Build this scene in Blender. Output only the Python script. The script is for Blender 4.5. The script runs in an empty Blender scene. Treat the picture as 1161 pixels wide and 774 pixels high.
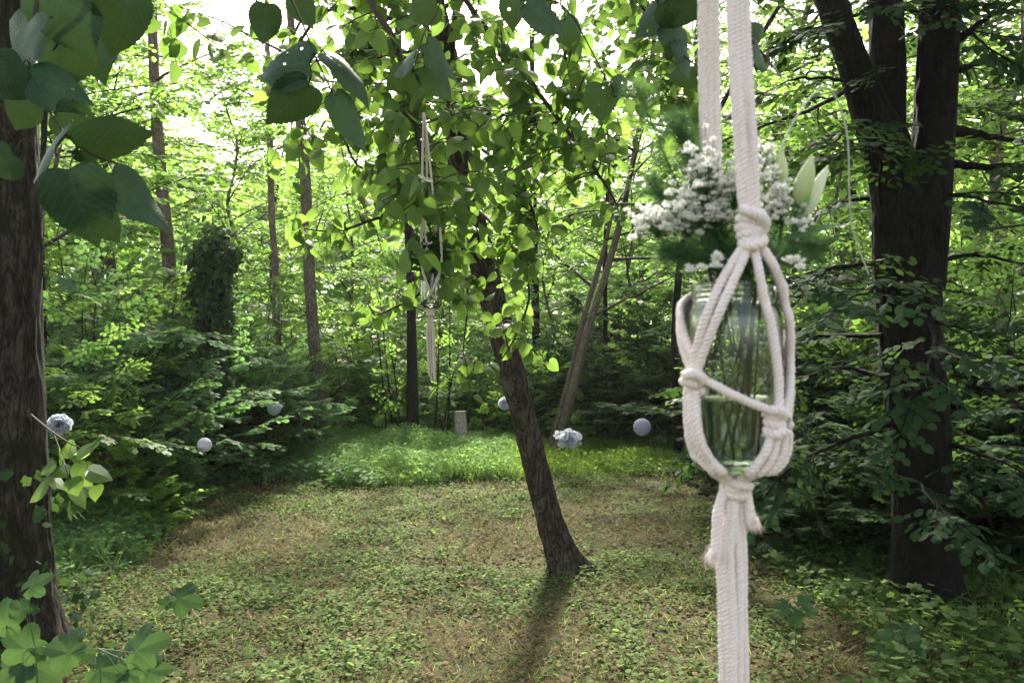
import bpy, math, random
import numpy as np
from mathutils import Vector, Matrix

PI = math.pi
F = 900.0           # focal length in photo pixels (photo 1161 x 774)
CX, CY, CH = 580.5, 387.0, 1.6
scene = bpy.context.scene
COL = scene.collection
R0 = np.random.default_rng(7)

def P(px, py, Y):
    """point seen at photo pixel px,py at distance Y from the camera"""
    return np.array([(px - CX) / F * Y, Y, CH + (CY - py) / F * Y])

def G(px, Y, z=0.0):
    return np.array([(px - CX) / F * Y, Y, z])

# ------------------------------------------------------------------ noise
def _h(i, j, k, s):
    n = (i * 374761393 + j * 668265263 + k * 2147483647 + s * 1274126177) & 0xFFFFFFFF
    n = ((n ^ (n >> 13)) * 1274126177) & 0xFFFFFFFF
    n = ((n ^ (n >> 16)) * 2246822519) & 0xFFFFFFFF
    return ((n ^ (n >> 15)) & 0xFFFFFF) / float(0xFFFFFF)

def vnoise(p, s=0):
    p = np.asarray(p, dtype=float)
    i = np.floor(p).astype(np.int64)
    f = p - i
    f = f * f * (3 - 2 * f)
    x, y, z = i[..., 0], i[..., 1], i[..., 2]
    fx, fy, fz = f[..., 0], f[..., 1], f[..., 2]
    def L(a, b, t): return a + (b - a) * t
    c = [[[_h(x + a, y + b, z + d, s) for d in (0, 1)] for b in (0, 1)] for a in (0, 1)]
    r = L(L(L(c[0][0][0], c[1][0][0], fx), L(c[0][1][0], c[1][1][0], fx), fy),
          L(L(c[0][0][1], c[1][0][1], fx), L(c[0][1][1], c[1][1][1], fx), fy), fz)
    return r * 2 - 1

def fbm(p, o=4, s=0):
    p = np.asarray(p, dtype=float)
    r = 0; a = 1; t = 0
    for k in range(o):
        r = r + a * vnoise(p * (2 ** k), s + k * 17); t += a; a *= .5
    return r / t

# ------------------------------------------------------------------ mesh accumulator
class Acc:
    def __init__(self):
        self.v = []; self.f = []; self.uv = []; self.r = []; self.mi = []; self.n = 0
    def add(self, v, f, uv=None, r=0.5, mi=0):
        v = np.asarray(v, float).reshape(-1, 3); f = np.asarray(f, np.int64)
        if len(v) == 0: return
        self.v.append(v); self.f.append(f + self.n)
        self.uv.append(np.zeros((len(v), 2)) if uv is None else np.asarray(uv, float).reshape(-1, 2))
        self.r.append(np.full(len(v), r, float) if np.isscalar(r) else np.asarray(r, float))
        self.mi.append(np.full(len(f), mi, np.int32))
        self.n += len(v)
    def build(self, name, mat, parent=None, smooth=True, origin=None):
        v = np.concatenate(self.v) if self.v else np.zeros((0, 3))
        if origin is not None: v = v - np.asarray(origin)
        me = bpy.data.meshes.new(name)
        me.vertices.add(len(v)); me.vertices.foreach_set('co', v.astype(np.float32).ravel())
        cnt = np.concatenate([np.full(len(f), f.shape[1]) for f in self.f])
        li = np.concatenate([f.ravel() for f in self.f])
        st = np.concatenate([[0], np.cumsum(cnt)[:-1]])
        me.loops.add(len(li)); me.loops.foreach_set('vertex_index', li.astype(np.int32))
        me.polygons.add(len(cnt))
        me.polygons.foreach_set('loop_start', st.astype(np.int32))
        me.polygons.foreach_set('loop_total', cnt.astype(np.int32))
        me.polygons.foreach_set('material_index', np.concatenate(self.mi))
        uvl = me.uv_layers.new(name='UVMap')
        uvl.data.foreach_set('uv', np.concatenate(self.uv)[li].astype(np.float32).ravel())
        a = me.attributes.new('rnd', 'FLOAT', 'POINT')
        a.data.foreach_set('value', np.concatenate(self.r).astype(np.float32))
        me.update(calc_edges=True)
        if smooth: me.polygons.foreach_set('use_smooth', np.ones(len(cnt), bool))
        mats = mat if isinstance(mat, (list, tuple)) else [mat]
        for m in mats: me.materials.append(m)
        o = bpy.data.objects.new(name, me); COL.objects.link(o)
        if origin is not None and parent is None: o.location = origin
        if parent is not None: o.parent = parent
        return o

def tag(o, label=None, cat=None, group=None, kind=None):
    if label: o['label'] = label
    if cat: o['category'] = cat
    if group: o['group'] = group
    if kind: o['kind'] = kind
    return o

def empty(name, loc, label=None, cat=None, group=None):
    o = bpy.data.objects.new(name, None); COL.objects.link(o)
    o.location = tuple(loc); o.empty_display_size = .1
    return tag(o, label, cat, group)

def copy_tree(root, loc, rz, sc, label, group=None, tilt=0):
    r = root.copy(); COL.objects.link(r)
    r.location = tuple(loc); r.rotation_euler = (tilt, 0, rz)
    r.scale = (sc, sc, sc) if np.isscalar(sc) else sc
    r['label'] = label
    if group: r['group'] = group
    for ch in list(root.children):
        c = ch.copy(); COL.objects.link(c); c.parent = r
        for g in list(ch.children):
            d = g.copy(); COL.objects.link(d); d.parent = c
    return r

# ------------------------------------------------------------------ geometry helpers
def smooth_path(pts, n):
    pts = np.asarray(pts, float)
    if len(pts) == 2:
        t = np.linspace(0, 1, n)[:, None]; return pts[0] * (1 - t) + pts[1] * t
    q = np.vstack([2 * pts[0] - pts[1], pts, 2 * pts[-1] - pts[-2]])
    m = len(pts) - 1
    u = np.linspace(0, m - 1e-9, n); i = u.astype(int); t = (u - i)[:, None]
    a, b, c, d = q[i], q[i + 1], q[i + 2], q[i + 3]
    return .5 * ((2 * b) + (c - a) * t + (2 * a - 5 * b + 4 * c - d) * t ** 2 + (3 * b - a - 3 * c + d) * t ** 3)

def frames(path):
    t = np.gradient(path, axis=0); t /= np.linalg.norm(t, axis=1)[:, None] + 1e-12
    ref = np.array([0, 0, 1.]) if abs(t[0][2]) < .9 else np.array([1., 0, 0])
    n = np.cross(t[0], ref); n /= np.linalg.norm(n)
    N = [n]
    for k in range(1, len(path)):
        n = n - t[k] * np.dot(n, t[k]); n /= np.linalg.norm(n) + 1e-12; N.append(n)
    N = np.array(N); return t, N, np.cross(t, N)

def tube(path, rad, sides=6, caps=True, frm=None):
    path = np.asarray(path, float); n = len(path)
    rad = np.full(n, rad) if np.isscalar(rad) else np.asarray(rad, float)
    t, N, B = frm if frm is not None else frames(path)
    a = np.linspace(0, 2 * PI, sides, endpoint=False)
    if rad.ndim == 1: rad = rad[:, None]
    v = path[:, None, :] + rad[:, :, None] * (np.cos(a)[None, :, None] * N[:, None, :] + np.sin(a)[None, :, None] * B[:, None, :])
    i = np.arange(n - 1)[:, None] * sides; j = np.arange(sides)[None, :]; j2 = (j + 1) % sides
    f = np.stack([i + j, i + j2, i + sides + j2, i + sides + j], -1).reshape(-1, 4)
    L = np.concatenate([[0], np.cumsum(np.linalg.norm(np.diff(path, axis=0), axis=1))])
    uv = np.stack(np.broadcast_arrays(a[None, :] / (2 * PI), L[:, None]), -1).reshape(-1, 2)
    return v.reshape(-1, 3), f, uv

def capped(acc, path, rad, sides=6, r=.5):
    v, f, uv = tube(path, rad, sides)
    acc.add(v, f, uv, r)
    n = len(path)
    for k, rev in ((0, True), (n - 1, False)):
        ring = v[k * sides:(k + 1) * sides]
        idx = np.arange(sides); c = ring.mean(0)
        vv = np.vstack([ring, c]); nx = (idx + 1) % sides
        ff = np.stack([nx, idx, np.full(sides, sides)], 1) if rev else np.stack([idx, nx, np.full(sides, sides)], 1)
        acc.add(vv, ff, None, r)

def lathe(profile, sides=64):
    pr = np.asarray(profile, float); n = len(pr)
    a = np.linspace(0, 2 * PI, sides, endpoint=False)
    v = np.stack([pr[:, 0][:, None] * np.cos(a), pr[:, 0][:, None] * np.sin(a), np.broadcast_to(pr[:, 1][:, None], (n, sides))], -1).reshape(-1, 3)
    i = np.arange(n - 1)[:, None] * sides; j = np.arange(sides)[None, :]; j2 = (j + 1) % sides
    f = np.stack([i + j, i + j2, i + sides + j2, i + sides + j], -1).reshape(-1, 4)
    return v, f

def basis(y, up):
    y = np.asarray(y, float); y = y / (np.linalg.norm(y, axis=-1, keepdims=True) + 1e-9)
    up = np.broadcast_to(np.asarray(up, float), y.shape)
    x = np.cross(y, up); x = x / (np.linalg.norm(x, axis=-1, keepdims=True) + 1e-9)
    z = np.cross(x, y)
    return np.stack([x, y, z], -1)      # columns

def place(acc, tmpl, pos, rot, size, r):
    tv, tf, tuv = tmpl
    n = len(pos)
    if n == 0: return
    size = np.broadcast_to(np.asarray(size, float), (n,))
    v = np.einsum('nij,kj->nki', rot, tv) * size[:, None, None] + pos[:, None, :]
    f = (tf[None] + (np.arange(n) * len(tv))[:, None, None]).reshape(-1, tf.shape[1])
    acc.add(v.reshape(-1, 3), f, np.tile(tuv, (n, 1)), np.repeat(np.broadcast_to(r, (n,)), len(tv)))

# ------------------------------------------------------------------ leaf templates
def leaf_half(outline, ncol=2, fold=.25, curl=.15, nrow=None):
    """leaf with midrib; outline = list of (x,y) from base to tip on one side"""
    o = np.asarray(outline, float); n = len(o)
    cols = [np.linspace(0, 1, ncol + 1)]
    V = []; UV = []
    ymid = np.clip(o[:, 1], 0, 1)
    for side in (-1, 1):
        for c in range(ncol + 1):
            t = c / ncol
            x = side * o[:, 0] * t
            y = ymid * (1 - t) + o[:, 1] * t
            z = -fold * np.abs(x) ** 1.3 - curl * y ** 2 + .05 * np.sin(y * 9) * np.abs(x)
            z = z + .5 * fold * np.abs(x)
            V.append(np.stack([x, y, z], 1)); UV.append(np.stack([x, y], 1))
    V = np.concatenate(V); UV = np.concatenate(UV)
    Fc = []
    for s in (0, 1):
        for c in range(ncol):
            a0 = (s * (ncol + 1) + c) * n; b0 = a0 + n
            for k in range(n - 1):
                q = [a0 + k, b0 + k, b0 + k + 1, a0 + k + 1]
                Fc.append(q if s == 1 else q[::-1])
    return V, np.array(Fc), UV

T_RHOMB = (np.array([[0, 0, 0], [.36, .42, .07], [0, 1, -.08], [-.36, .42, .07], [0, .45, -.02]], float),
           np.array([[0, 1, 4], [1, 2, 4], [2, 3, 4], [3, 0, 4]]), np.array([[0, 0], [.36, .42], [0, 1], [-.36, .42], [0, .45]]))
T_OVAL = leaf_half([(0, 0), (.27, .1), (.4, .38), (.3, .72), (0, 1)], 1, .3, .12)
T_LIND = leaf_half([(0, .03), (.2, -.05), (.42, .08), (.48, .32), (.36, .64), (.14, .88), (0, 1.02)], 1, .35, .2)
def fine_outline():
    base = np.array([(0, .04), (.1, -.03), (.22, -.06), (.36, -.01), (.46, .12), (.5, .3), (.46, .48), (.36, .66), (.22, .82), (.09, .94), (0, 1.06)])
    p = smooth_path(np.c_[base, np.zeros(len(base))], 62)[:, :2]
    k = np.arange(62)
    saw = (k % 3) / 2.0
    p[:, 0] *= 1 + .055 * (saw - .5) * (p[:, 0] > .06)
    p[:, 1] += .012 * (saw - .5)
    return p
T_LINDS = [T_LIND] + [leaf_half([(0, .03), (.2, -.05), (.42, .08), (.47, .32), (.35, .64), (.13, .88), (0, 1.02)], 2, a_, b_) for a_, b_ in ((.9, .1), (.5, .55), (-.3, .3))]
T_BIG = leaf_half(fine_outline(), 5, .42, .28)
def maple_t(detail=True):
    pts = []
    lobes = [(-2.2, .62), (-1.05, .9), (0, 1.0), (1.05, .9), (2.2, .62)]
    ang = []
    for k, (a, L) in enumerate(lobes):
        w = .42
        for da, m in ((-w, .8), (-.27, .78), (-.24, .87), (-.1, .9), (0, 1), (.1, .9), (.24, .87), (.27, .78), (w, .8)):
            pts.append((a + da * (.95), L * m))
    pts = sorted(pts)
    # vertices around the centre at (0,.28)
    v = [[0, .3, 0]] + [[math.sin(a) * r * .62, .3 + math.cos(a) * r * .7, -.12 * r * r + .04 * math.cos(a * 5)] for a, r in pts]
    # notch at base
    v.append([0, .2, 0])
    n = len(v)
    f = [[0, k + 1, k] for k in range(1, n - 2)] + [[0, n - 1, n - 2], [0, 1, n - 1]]
    v = np.array(v); return v, np.array(f), v[:, :2].copy()
T_MAPLE = maple_t()
def maple_fine():
    n = 132; th = np.linspace(-PI * .93, PI * .93, n); A = np.array([-2.25, -1.1, 0, 1.1, 2.25]); LL = [.6, .88, 1.0, .88, .6]
    R = np.full(n, .5)
    for a, l in zip(A, LL): R = np.maximum(R, l * np.exp(-((th - a) / .62) ** 2 * .55))
    R = R * (1 + .05 * ((np.arange(n) % 4) / 3. - .5)); V = [[0, .3, 0]]; UV = [[0, 0]]
    dd = np.min(np.abs(th[:, None] - A[None]), axis=1)
    for q in (.25, .5, .75, 1.0):
        rr = R * q; z = -.2 * rr ** 2 + .09 * rr * np.minimum(dd, .5) - .03 * np.sin(th * 3 + 1) * q
        V += np.stack([np.sin(th) * rr * .64, .3 + np.cos(th) * rr * .72, z], 1).tolist(); UV += np.stack([dd * q, np.full(n, q)], 1).tolist()
    F_ = [[0, 1 + i + 1, 1 + i, 1 + i] for i in range(n - 1)]
    for k in range(3):
        o = 1 + k * n; F_ += [[o + i, o + i + 1, o + n + i + 1, o + n + i] for i in range(n - 1)]
    F_ = [f for f in F_ if len(set(f)) == 4] ; tri = [[0, 2 + i, 1 + i] for i in range(n - 1)]
    out = []
    for f in F_: out += [[f[0], f[1], f[2]], [f[0], f[2], f[3]]]
    return np.array(V), np.array(tri + out), np.array(UV)
T_MAPF = maple_fine()
T_BLADE = (np.array([[-.5, 0, 0], [.5, 0, 0], [-.38, .5, .04], [.38, .5, .04], [0, 1, .2]]) * np.array([.05, 1, 1]),
           np.array([[0, 1, 3], [0, 3, 2], [2, 3, 4]]), np.array([[0, 0], [0, 0], [0, .5], [0, .5], [0, 1.]]))

# ------------------------------------------------------------------ materials
def mat_new(name):
    m = bpy.data.materials.new(name); m.use_nodes = True
    nt = m.node_tree; nt.nodes.clear()
    out = nt.nodes.new('ShaderNodeOutputMaterial')
    return m, nt, out
def N(nt, t, **kw):
    n = nt.nodes.new(t)
    for k, v in kw.items():
        if k.startswith('i_'):
            key = k[2:]
            n.inputs[int(key) if key.isdigit() else key.replace('_', ' ')].default_value = v
        else: setattr(n, k, v)
    return n
def mixc(nt, fac, a, b, blend='MIX'):
    n = nt.nodes.new('ShaderNodeMix'); n.data_type = 'RGBA'; n.blend_type = blend
    for s, v in ((0, fac), (6, a), (7, b)):
        if hasattr(v, 'is_output') or isinstance(v, bpy.types.NodeSocket): nt.links.new(v, n.inputs[s])
        else: n.inputs[s].default_value = v if s == 0 else (*v, 1)
    return n.outputs[2]
def ramp(nt, fac, stops):
    n = nt.nodes.new('ShaderNodeValToRGB'); e = n.color_ramp.elements
    while len(e) < len(stops): e.new(.5)
    for k, (p, c) in enumerate(stops):
        e[k].position = p; e[k].color = (*c, 1) if not np.isscalar(c) else (c, c, c, 1)
    nt.links.new(fac, n.inputs[0]); return n.outputs[0]
def math_(nt, op, a, b=None, c=None, clamp=False):
    n = nt.nodes.new('ShaderNodeMath'); n.operation = op; n.use_clamp = clamp
    for k, v in enumerate((a, b, c)):
        if v is None: continue
        if isinstance(v, bpy.types.NodeSocket): nt.links.new(v, n.inputs[k])
        else: n.inputs[k].default_value = v
    return n.outputs[0]
def noise_(nt, scale, detail=4, vec=None, rough=.55, dist=0):
    n = N(nt, 'ShaderNodeTexNoise'); n.inputs['Scale'].default_value = scale
    n.inputs['Detail'].default_value = detail; n.inputs['Roughness'].default_value = rough
    n.inputs['Distortion'].default_value = dist
    if vec is not None: nt.links.new(vec, n.inputs['Vector'])
    return n.outputs[0]

def leaf_mat(name, dark, light, tr, tfac=.45, rough=.55, spec=.2, veins=False, holes=False):
    m, nt, out = mat_new(name)
    at = N(nt, 'ShaderNodeAttribute', attribute_name='rnd')
    col = mixc(nt, at.outputs['Fac'], dark, light)
    trc = mixc(nt, at.outputs['Fac'], tuple(c * .8 for c in tr), tuple(min(1, c * 1.15) for c in tr))
    geo = N(nt, 'ShaderNodeNewGeometry')
    ns = noise_(nt, 35, 2, geo.outputs['Position'])
    blot = ramp(nt, ns, [(.3, .72), (.7, 1.15)])
    col = mixc(nt, 1.0, col, blot, 'MULTIPLY')
    bs = N(nt, 'ShaderNodeBsdfPrincipled'); bs.inputs['Roughness'].default_value = rough
    bs.inputs['Specular IOR Level'].default_value = spec
    tl = N(nt, 'ShaderNodeBsdfTranslucent')
    if veins:
        uv = N(nt, 'ShaderNodeUVMap', uv_map='UVMap'); sx = N(nt, 'ShaderNodeSeparateXYZ'); nt.links.new(uv.outputs[0], sx.inputs[0])
        ax = math_(nt, 'ABSOLUTE', sx.outputs[0])
        k = math_(nt, 'SUBTRACT', sx.outputs[1], math_(nt, 'MULTIPLY', math_(nt, 'POWER', ax, 1.25), math_(nt, 'ADD', 1.1, math_(nt, 'MULTIPLY', at.outputs['Fac'], .5))))
        fr = math_(nt, 'PINGPONG', math_(nt, 'ADD', math_(nt, 'ADD', k, math_(nt, 'MULTIPLY', noise_(nt, 14, 2, geo.outputs['Position']), .1)), math_(nt, 'ADD', at.outputs['Fac'], 2.0)), .065)
        side = math_(nt, 'SUBTRACT', 1, math_(nt, 'MULTIPLY', fr, 80), clamp=True)
        mid = math_(nt, 'SUBTRACT', 1, math_(nt, 'MULTIPLY', ax, 70), clamp=True)
        vn = math_(nt, 'MAXIMUM', side, mid)
        k2 = math_(nt, 'PINGPONG', math_(nt, 'ADD', math_(nt, 'ADD', k, 2.0), math_(nt, 'MULTIPLY', ax, 3.1)), .018)
        tiny = math_(nt, 'SUBTRACT', 1, math_(nt, 'MULTIPLY', k2, 150), clamp=True)
        col = mixc(nt, math_(nt, 'MULTIPLY', vn, .3), col, tuple(min(1, c * 2.1 + .02) for c in light))
        trc = mixc(nt, math_(nt, 'MULTIPLY', vn, .5), trc, tuple(c * .45 for c in tr))
        hgt = math_(nt, 'ADD', math_(nt, 'MULTIPLY', fr, 7), math_(nt, 'ADD', math_(nt, 'MULTIPLY', tiny, -.2), math_(nt, 'MULTIPLY', noise_(nt, 220, 2, geo.outputs['Position']), .5)))
        bp = N(nt, 'ShaderNodeBump'); bp.inputs['Strength'].default_value = .5; bp.inputs['Distance'].default_value = .0012
        nt.links.new(hgt, bp.inputs['Height']); nt.links.new(bp.outputs[0], bs.inputs['Normal'])
    nt.links.new(col, bs.inputs['Base Color']); nt.links.new(trc, tl.inputs['Color'])
    mx = N(nt, 'ShaderNodeMixShader'); mx.inputs[0].default_value = tfac
    nt.links.new(bs.outputs[0], mx.inputs[1]); nt.links.new(tl.outputs[0], mx.inputs[2])
    sh = mx.outputs[0]
    if holes:
        vo = N(nt, 'ShaderNodeTexVoronoi'); vo.inputs['Scale'].default_value = 55
        nt.links.new(geo.outputs['Position'], vo.inputs['Vector'])
        msk = math_(nt, 'LESS_THAN', vo.outputs['Distance'], .16)
        big = math_(nt, 'GREATER_THAN', noise_(nt, 9, 1, geo.outputs['Position']), .56)
        tp = N(nt, 'ShaderNodeBsdfTransparent'); m2 = N(nt, 'ShaderNodeMixShader')
        nt.links.new(math_(nt, 'MULTIPLY', msk, big), m2.inputs[0]); nt.links.new(sh, m2.inputs[1]); nt.links.new(tp.outputs[0], m2.inputs[2])
        sh = m2.outputs[0]
    nt.links.new(sh, out.inputs[0]); return m

def bark_mat(name, dark, light, moss=None, scale=1.0, zs=.18, bump=.6, mossamt=.5, dist=.02):
    m, nt, out = mat_new(name)
    tc = N(nt, 'ShaderNodeTexCoord'); mp = N(nt, 'ShaderNodeMapping'); mp.inputs['Scale'].default_value = (1, 1, zs)
    nt.links.new(tc.outputs['Object'], mp.inputs['Vector'])
    r1 = math_(nt, 'ABSOLUTE', math_(nt, 'SUBTRACT', noise_(nt, 17 * scale, 3, mp.outputs[0], .55, .6), .5))
    r2 = math_(nt, 'ABSOLUTE', math_(nt, 'SUBTRACT', noise_(nt, 41 * scale, 3, mp.outputs[0], .6, .8), .5))
    mp2 = N(nt, 'ShaderNodeMapping'); mp2.inputs['Scale'].default_value = (1, 1, min(1, zs * 2.4)); nt.links.new(tc.outputs['Object'], mp2.inputs['Vector'])
    fine = noise_(nt, 130 * scale, 6, mp2.outputs[0], .75)
    plate = noise_(nt, 30 * scale, 5, mp2.outputs[0], .7)
    crack = math_(nt, 'MULTIPLY', ramp(nt, r1, [(0, 0.0), (.09, 1.0)]), ramp(nt, r2, [(0, .35), (.07, 1.0)]))
    h = math_(nt, 'ADD', math_(nt, 'MULTIPLY', crack, .5), math_(nt, 'ADD', math_(nt, 'MULTIPLY', fine, .4), math_(nt, 'MULTIPLY', plate, .45)))
    c = ramp(nt, math_(nt, 'MULTIPLY', h, .8), [(.28, dark), (.78, light)])
    big = noise_(nt, 2.2, 4, tc.outputs['Object'])
    c = mixc(nt, 1, c, ramp(nt, big, [(.3, .65), (.7, 1.3)]), 'MULTIPLY')
    if moss:
        mn = noise_(nt, 5.5, 6, tc.outputs['Object'], .7)
        mk = ramp(nt, mn, [(.62 - .3 * mossamt, 0.0), (.75 - .3 * mossamt, 1.0)])
        c = mixc(nt, math_(nt, 'MULTIPLY', mk, .8), c, moss)
    bs = N(nt, 'ShaderNodeBsdfPrincipled'); bs.inputs['Roughness'].default_value = .9; bs.inputs['Specular IOR Level'].default_value = .15
    nt.links.new(c, bs.inputs['Base Color'])
    bp = N(nt, 'ShaderNodeBump'); bp.inputs['Strength'].default_value = bump; bp.inputs['Distance'].default_value = dist
    nt.links.new(h, bp.inputs['Height']); nt.links.new(bp.outputs[0], bs.inputs['Normal'])
    nt.links.new(bs.outputs[0], out.inputs[0]); return m

def plain_mat(name, col, rough=.6, spec=.3, var=None, nscale=40, bump=0, trans=0, trcol=None, bdist=.001, sss=0):
    m, nt, out = mat_new(name)
    bs = N(nt, 'ShaderNodeBsdfPrincipled'); bs.inputs['Roughness'].default_value = rough; bs.inputs['Specular IOR Level'].default_value = spec
    tc = N(nt, 'ShaderNodeTexCoord'); ns = noise_(nt, nscale, 4, tc.outputs['Object'])
    c = mixc(nt, ramp(nt, ns, [(.35, 0.0), (.65, 1.0)]), col, var or tuple(x * .8 for x in col))
    nt.links.new(c, bs.inputs['Base Color'])
    if bump:
        bp = N(nt, 'ShaderNodeBump'); bp.inputs['Strength'].default_value = bump; bp.inputs['Distance'].default_value = bdist
        nt.links.new(ns, bp.inputs['Height']); nt.links.new(bp.outputs[0], bs.inputs['Normal'])
    sh = bs.outputs[0]
    if trans:
        tl = N(nt, 'ShaderNodeBsdfTranslucent'); tl.inputs[0].default_value = (*(trcol or col), 1)
        mx = N(nt, 'ShaderNodeMixShader'); mx.inputs[0].default_value = trans
        nt.links.new(sh, mx.inputs[1]); nt.links.new(tl.outputs[0], mx.inputs[2]); sh = mx.outputs[0]
    nt.links.new(sh, out.inputs[0]); return m

def glass_mat(name, col, ior, rough=0.0):
    m, nt, out = mat_new(name)
    g = N(nt, 'ShaderNodeBsdfGlass'); g.inputs['IOR'].default_value = ior; g.inputs['Roughness'].default_value = rough
    g.inputs['Color'].default_value = (*col, 1)
    nt.links.new(g.outputs[0], out.inputs[0]); return m

M = {}
M['lind'] = leaf_mat('lime_leaf', (.035, .075, .02), (.065, .12, .03), (.25, .42, .065), .5, .5, .2, veins=True)
M['lindbig'] = leaf_mat('lime_leaf_close', (.018, .05, .024), (.03, .075, .034), (.045, .08, .015), .13, .5, .16, veins=True, holes=True)
M['leaf_bright'] = leaf_mat('young_leaf', (.07, .14, .025), (.12, .21, .04), (.36, .6, .11), .54)
M['leaf_mid'] = leaf_mat('forest_leaf', (.055, .12, .03), (.1, .18, .045), (.3, .5, .09), .5)
M['leaf_cool'] = leaf_mat('shrub_leaf', (.05, .12, .05), (.09, .18, .075), (.2, .38, .1), .42, .65, .12)
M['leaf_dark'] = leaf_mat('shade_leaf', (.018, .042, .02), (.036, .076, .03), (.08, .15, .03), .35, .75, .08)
M['ivy'] = leaf_mat('ivy_leaf', (.018, .045, .018), (.04, .085, .03), (.09, .16, .03), .3, .6, .1)
M['grass'] = leaf_mat('grass_blade', (.07, .13, .02), (.14, .22, .045), (.34, .52, .08), .5, .75, .08)
M['herb'] = leaf_mat('herb_leaf', (.045, .085, .022), (.13, .185, .065), (.2, .32, .07), .42, .75, .08)
M['weed'] = leaf_mat('weed_leaf', (.09, .18, .06), (.15, .27, .1), (.26, .44, .12), .45, .75, .08)
M['straw'] = leaf_mat('dry_grass', (.10, .085, .04), (.26, .22, .12), (.22, .18, .08), .3, .7, .2)
M['litter'] = leaf_mat('dead_leaf', (.06, .04, .024), (.24, .185, .105), (.18, .11, .05), .2, .9, .05)
M['bark_left'] = bark_mat('bark_mossy', (.007, .0055, .004), (.085, .072, .06), (.02, .025, .008), 1.1, .2, 1, .5, .035)
M['bark_lean'] = bark_mat('bark_scaly', (.009, .007, .005), (.125, .105, .085), (.03, .036, .011), 1.3, .3, 1.0, .25, .018)
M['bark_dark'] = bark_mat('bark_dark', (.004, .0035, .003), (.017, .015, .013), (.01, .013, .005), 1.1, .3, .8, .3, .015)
M['bark_thin'] = bark_mat('bark_grey', (.045, .036, .026), (.2, .165, .125), (.07, .09, .03), 1.5, .3, .6, .25, .01)
M['bark_pine'] = bark_mat('bark_pinkish', (.08, .055, .045), (.27, .2, .17), None, 1.0, .3, .6, 0, .015)
M['bark_pale'] = bark_mat('bark_pale', (.2, .17, .15), (.5, .45, .42), None, 1.2, 1.6, .4, 0, .006)
M['twig'] = plain_mat('twig_bark', (.045, .035, .025), .8, .2)
M['stem'] = plain_mat('green_stem', (.06, .15, .04), .5, .4, trans=.2)
M['deadwood'] = plain_mat('dead_wood', (.32, .27, .21), .85, .1, (.16, .12, .09), 30, .6)
M['darkwood'] = plain_mat('wet_wood', (.035, .026, .02), .9, .1, (.1, .07, .045), 25, .8, bdist=.01)

# ------------------------------------------------------------------ sprays
def spray_tmpl(seed, nside=9, leafgap=.1, ang=50, jit=.28, droop=.1, sidelen=.42):
    """a twig of unit length along +Y in the XY plane with alternate side twigs and leaves"""
    r = np.random.default_rng(seed)
    LP, LD, LN = [], [], []
    tw = Acc()
    def twig(p0, d, L, rad):
        n = 4
        s = np.linspace(0, 1, n)[:, None]
        bend = r.normal(0, .08, 3)
        path = p0 + d * L * s + bend * L * s ** 2 - np.array([0, 0, droop]) * L * s ** 2
        v, f, uv = tube(path, np.linspace(rad, rad * .3, n), 3); tw.add(v, f, uv)
        return path
    main = twig(np.zeros(3), np.array([0, 1., 0]), 1.0, .011)
    def at(path, t):
        u = t * (len(path) - 1); i = min(int(u), len(path) - 2); return path[i] + (path[i + 1] - path[i]) * (u - i)
    def leaves(path, L, t0=0.15):
        n = max(2, int(L / leafgap)); sgn = r.choice([-1, 1])
        d = path[-1] - path[0]; d /= np.linalg.norm(d)
        for k in range(n):
            t = t0 + (1 - t0) * (k + .5) / n
            p = at(path, min(t, 1)); sgn = -sgn
            a = sgn * math.radians(r.uniform(35, 65)) if k < n - 1 else r.normal(0, .15)
            c, s_ = math.cos(a), math.sin(a)
            dd = np.array([d[0] * c - d[1] * s_, d[0] * s_ + d[1] * c, d[2] - droop * r.uniform(0, 2.5)])
            LP.append(p); LD.append(dd); LN.append(np.array([r.normal(0, jit), r.normal(0, jit), 1]))
    leaves(main, 1.0, .1)
    sg = 1
    for k in range(nside):
        t = .08 + .85 * k / nside; sg = -sg
        a = math.radians(ang + r.normal(0, 8)) * sg
        L = sidelen * (1.1 - .75 * t) * r.uniform(.75, 1.2)
        d = np.array([-math.sin(a), math.cos(a), r.normal(0, .12)])
        leaves(twig(at(main, t), d, L, .006), L)
    LP = np.array(LP); LR = basis(np.array(LD), np.array(LN))
    LS = r.uniform(.65, 1.15, len(LP))
    v = np.concatenate(tw.v); f = np.concatenate(tw.f); uv = np.concatenate(tw.uv)
    return dict(P=LP, R=LR, S=LS, tw=(v, f, uv))
SP_FLAT = [spray_tmpl(s, 9, .085, 48, .3, .12) for s in range(10, 15)]
SP_HANG = [spray_tmpl(s, 6, .13, 45, .8, .55) for s in range(20, 25)]
SP_THIN = [spray_tmpl(s, 7, .12, 45, .45, .2) for s in range(30, 34)]

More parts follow.
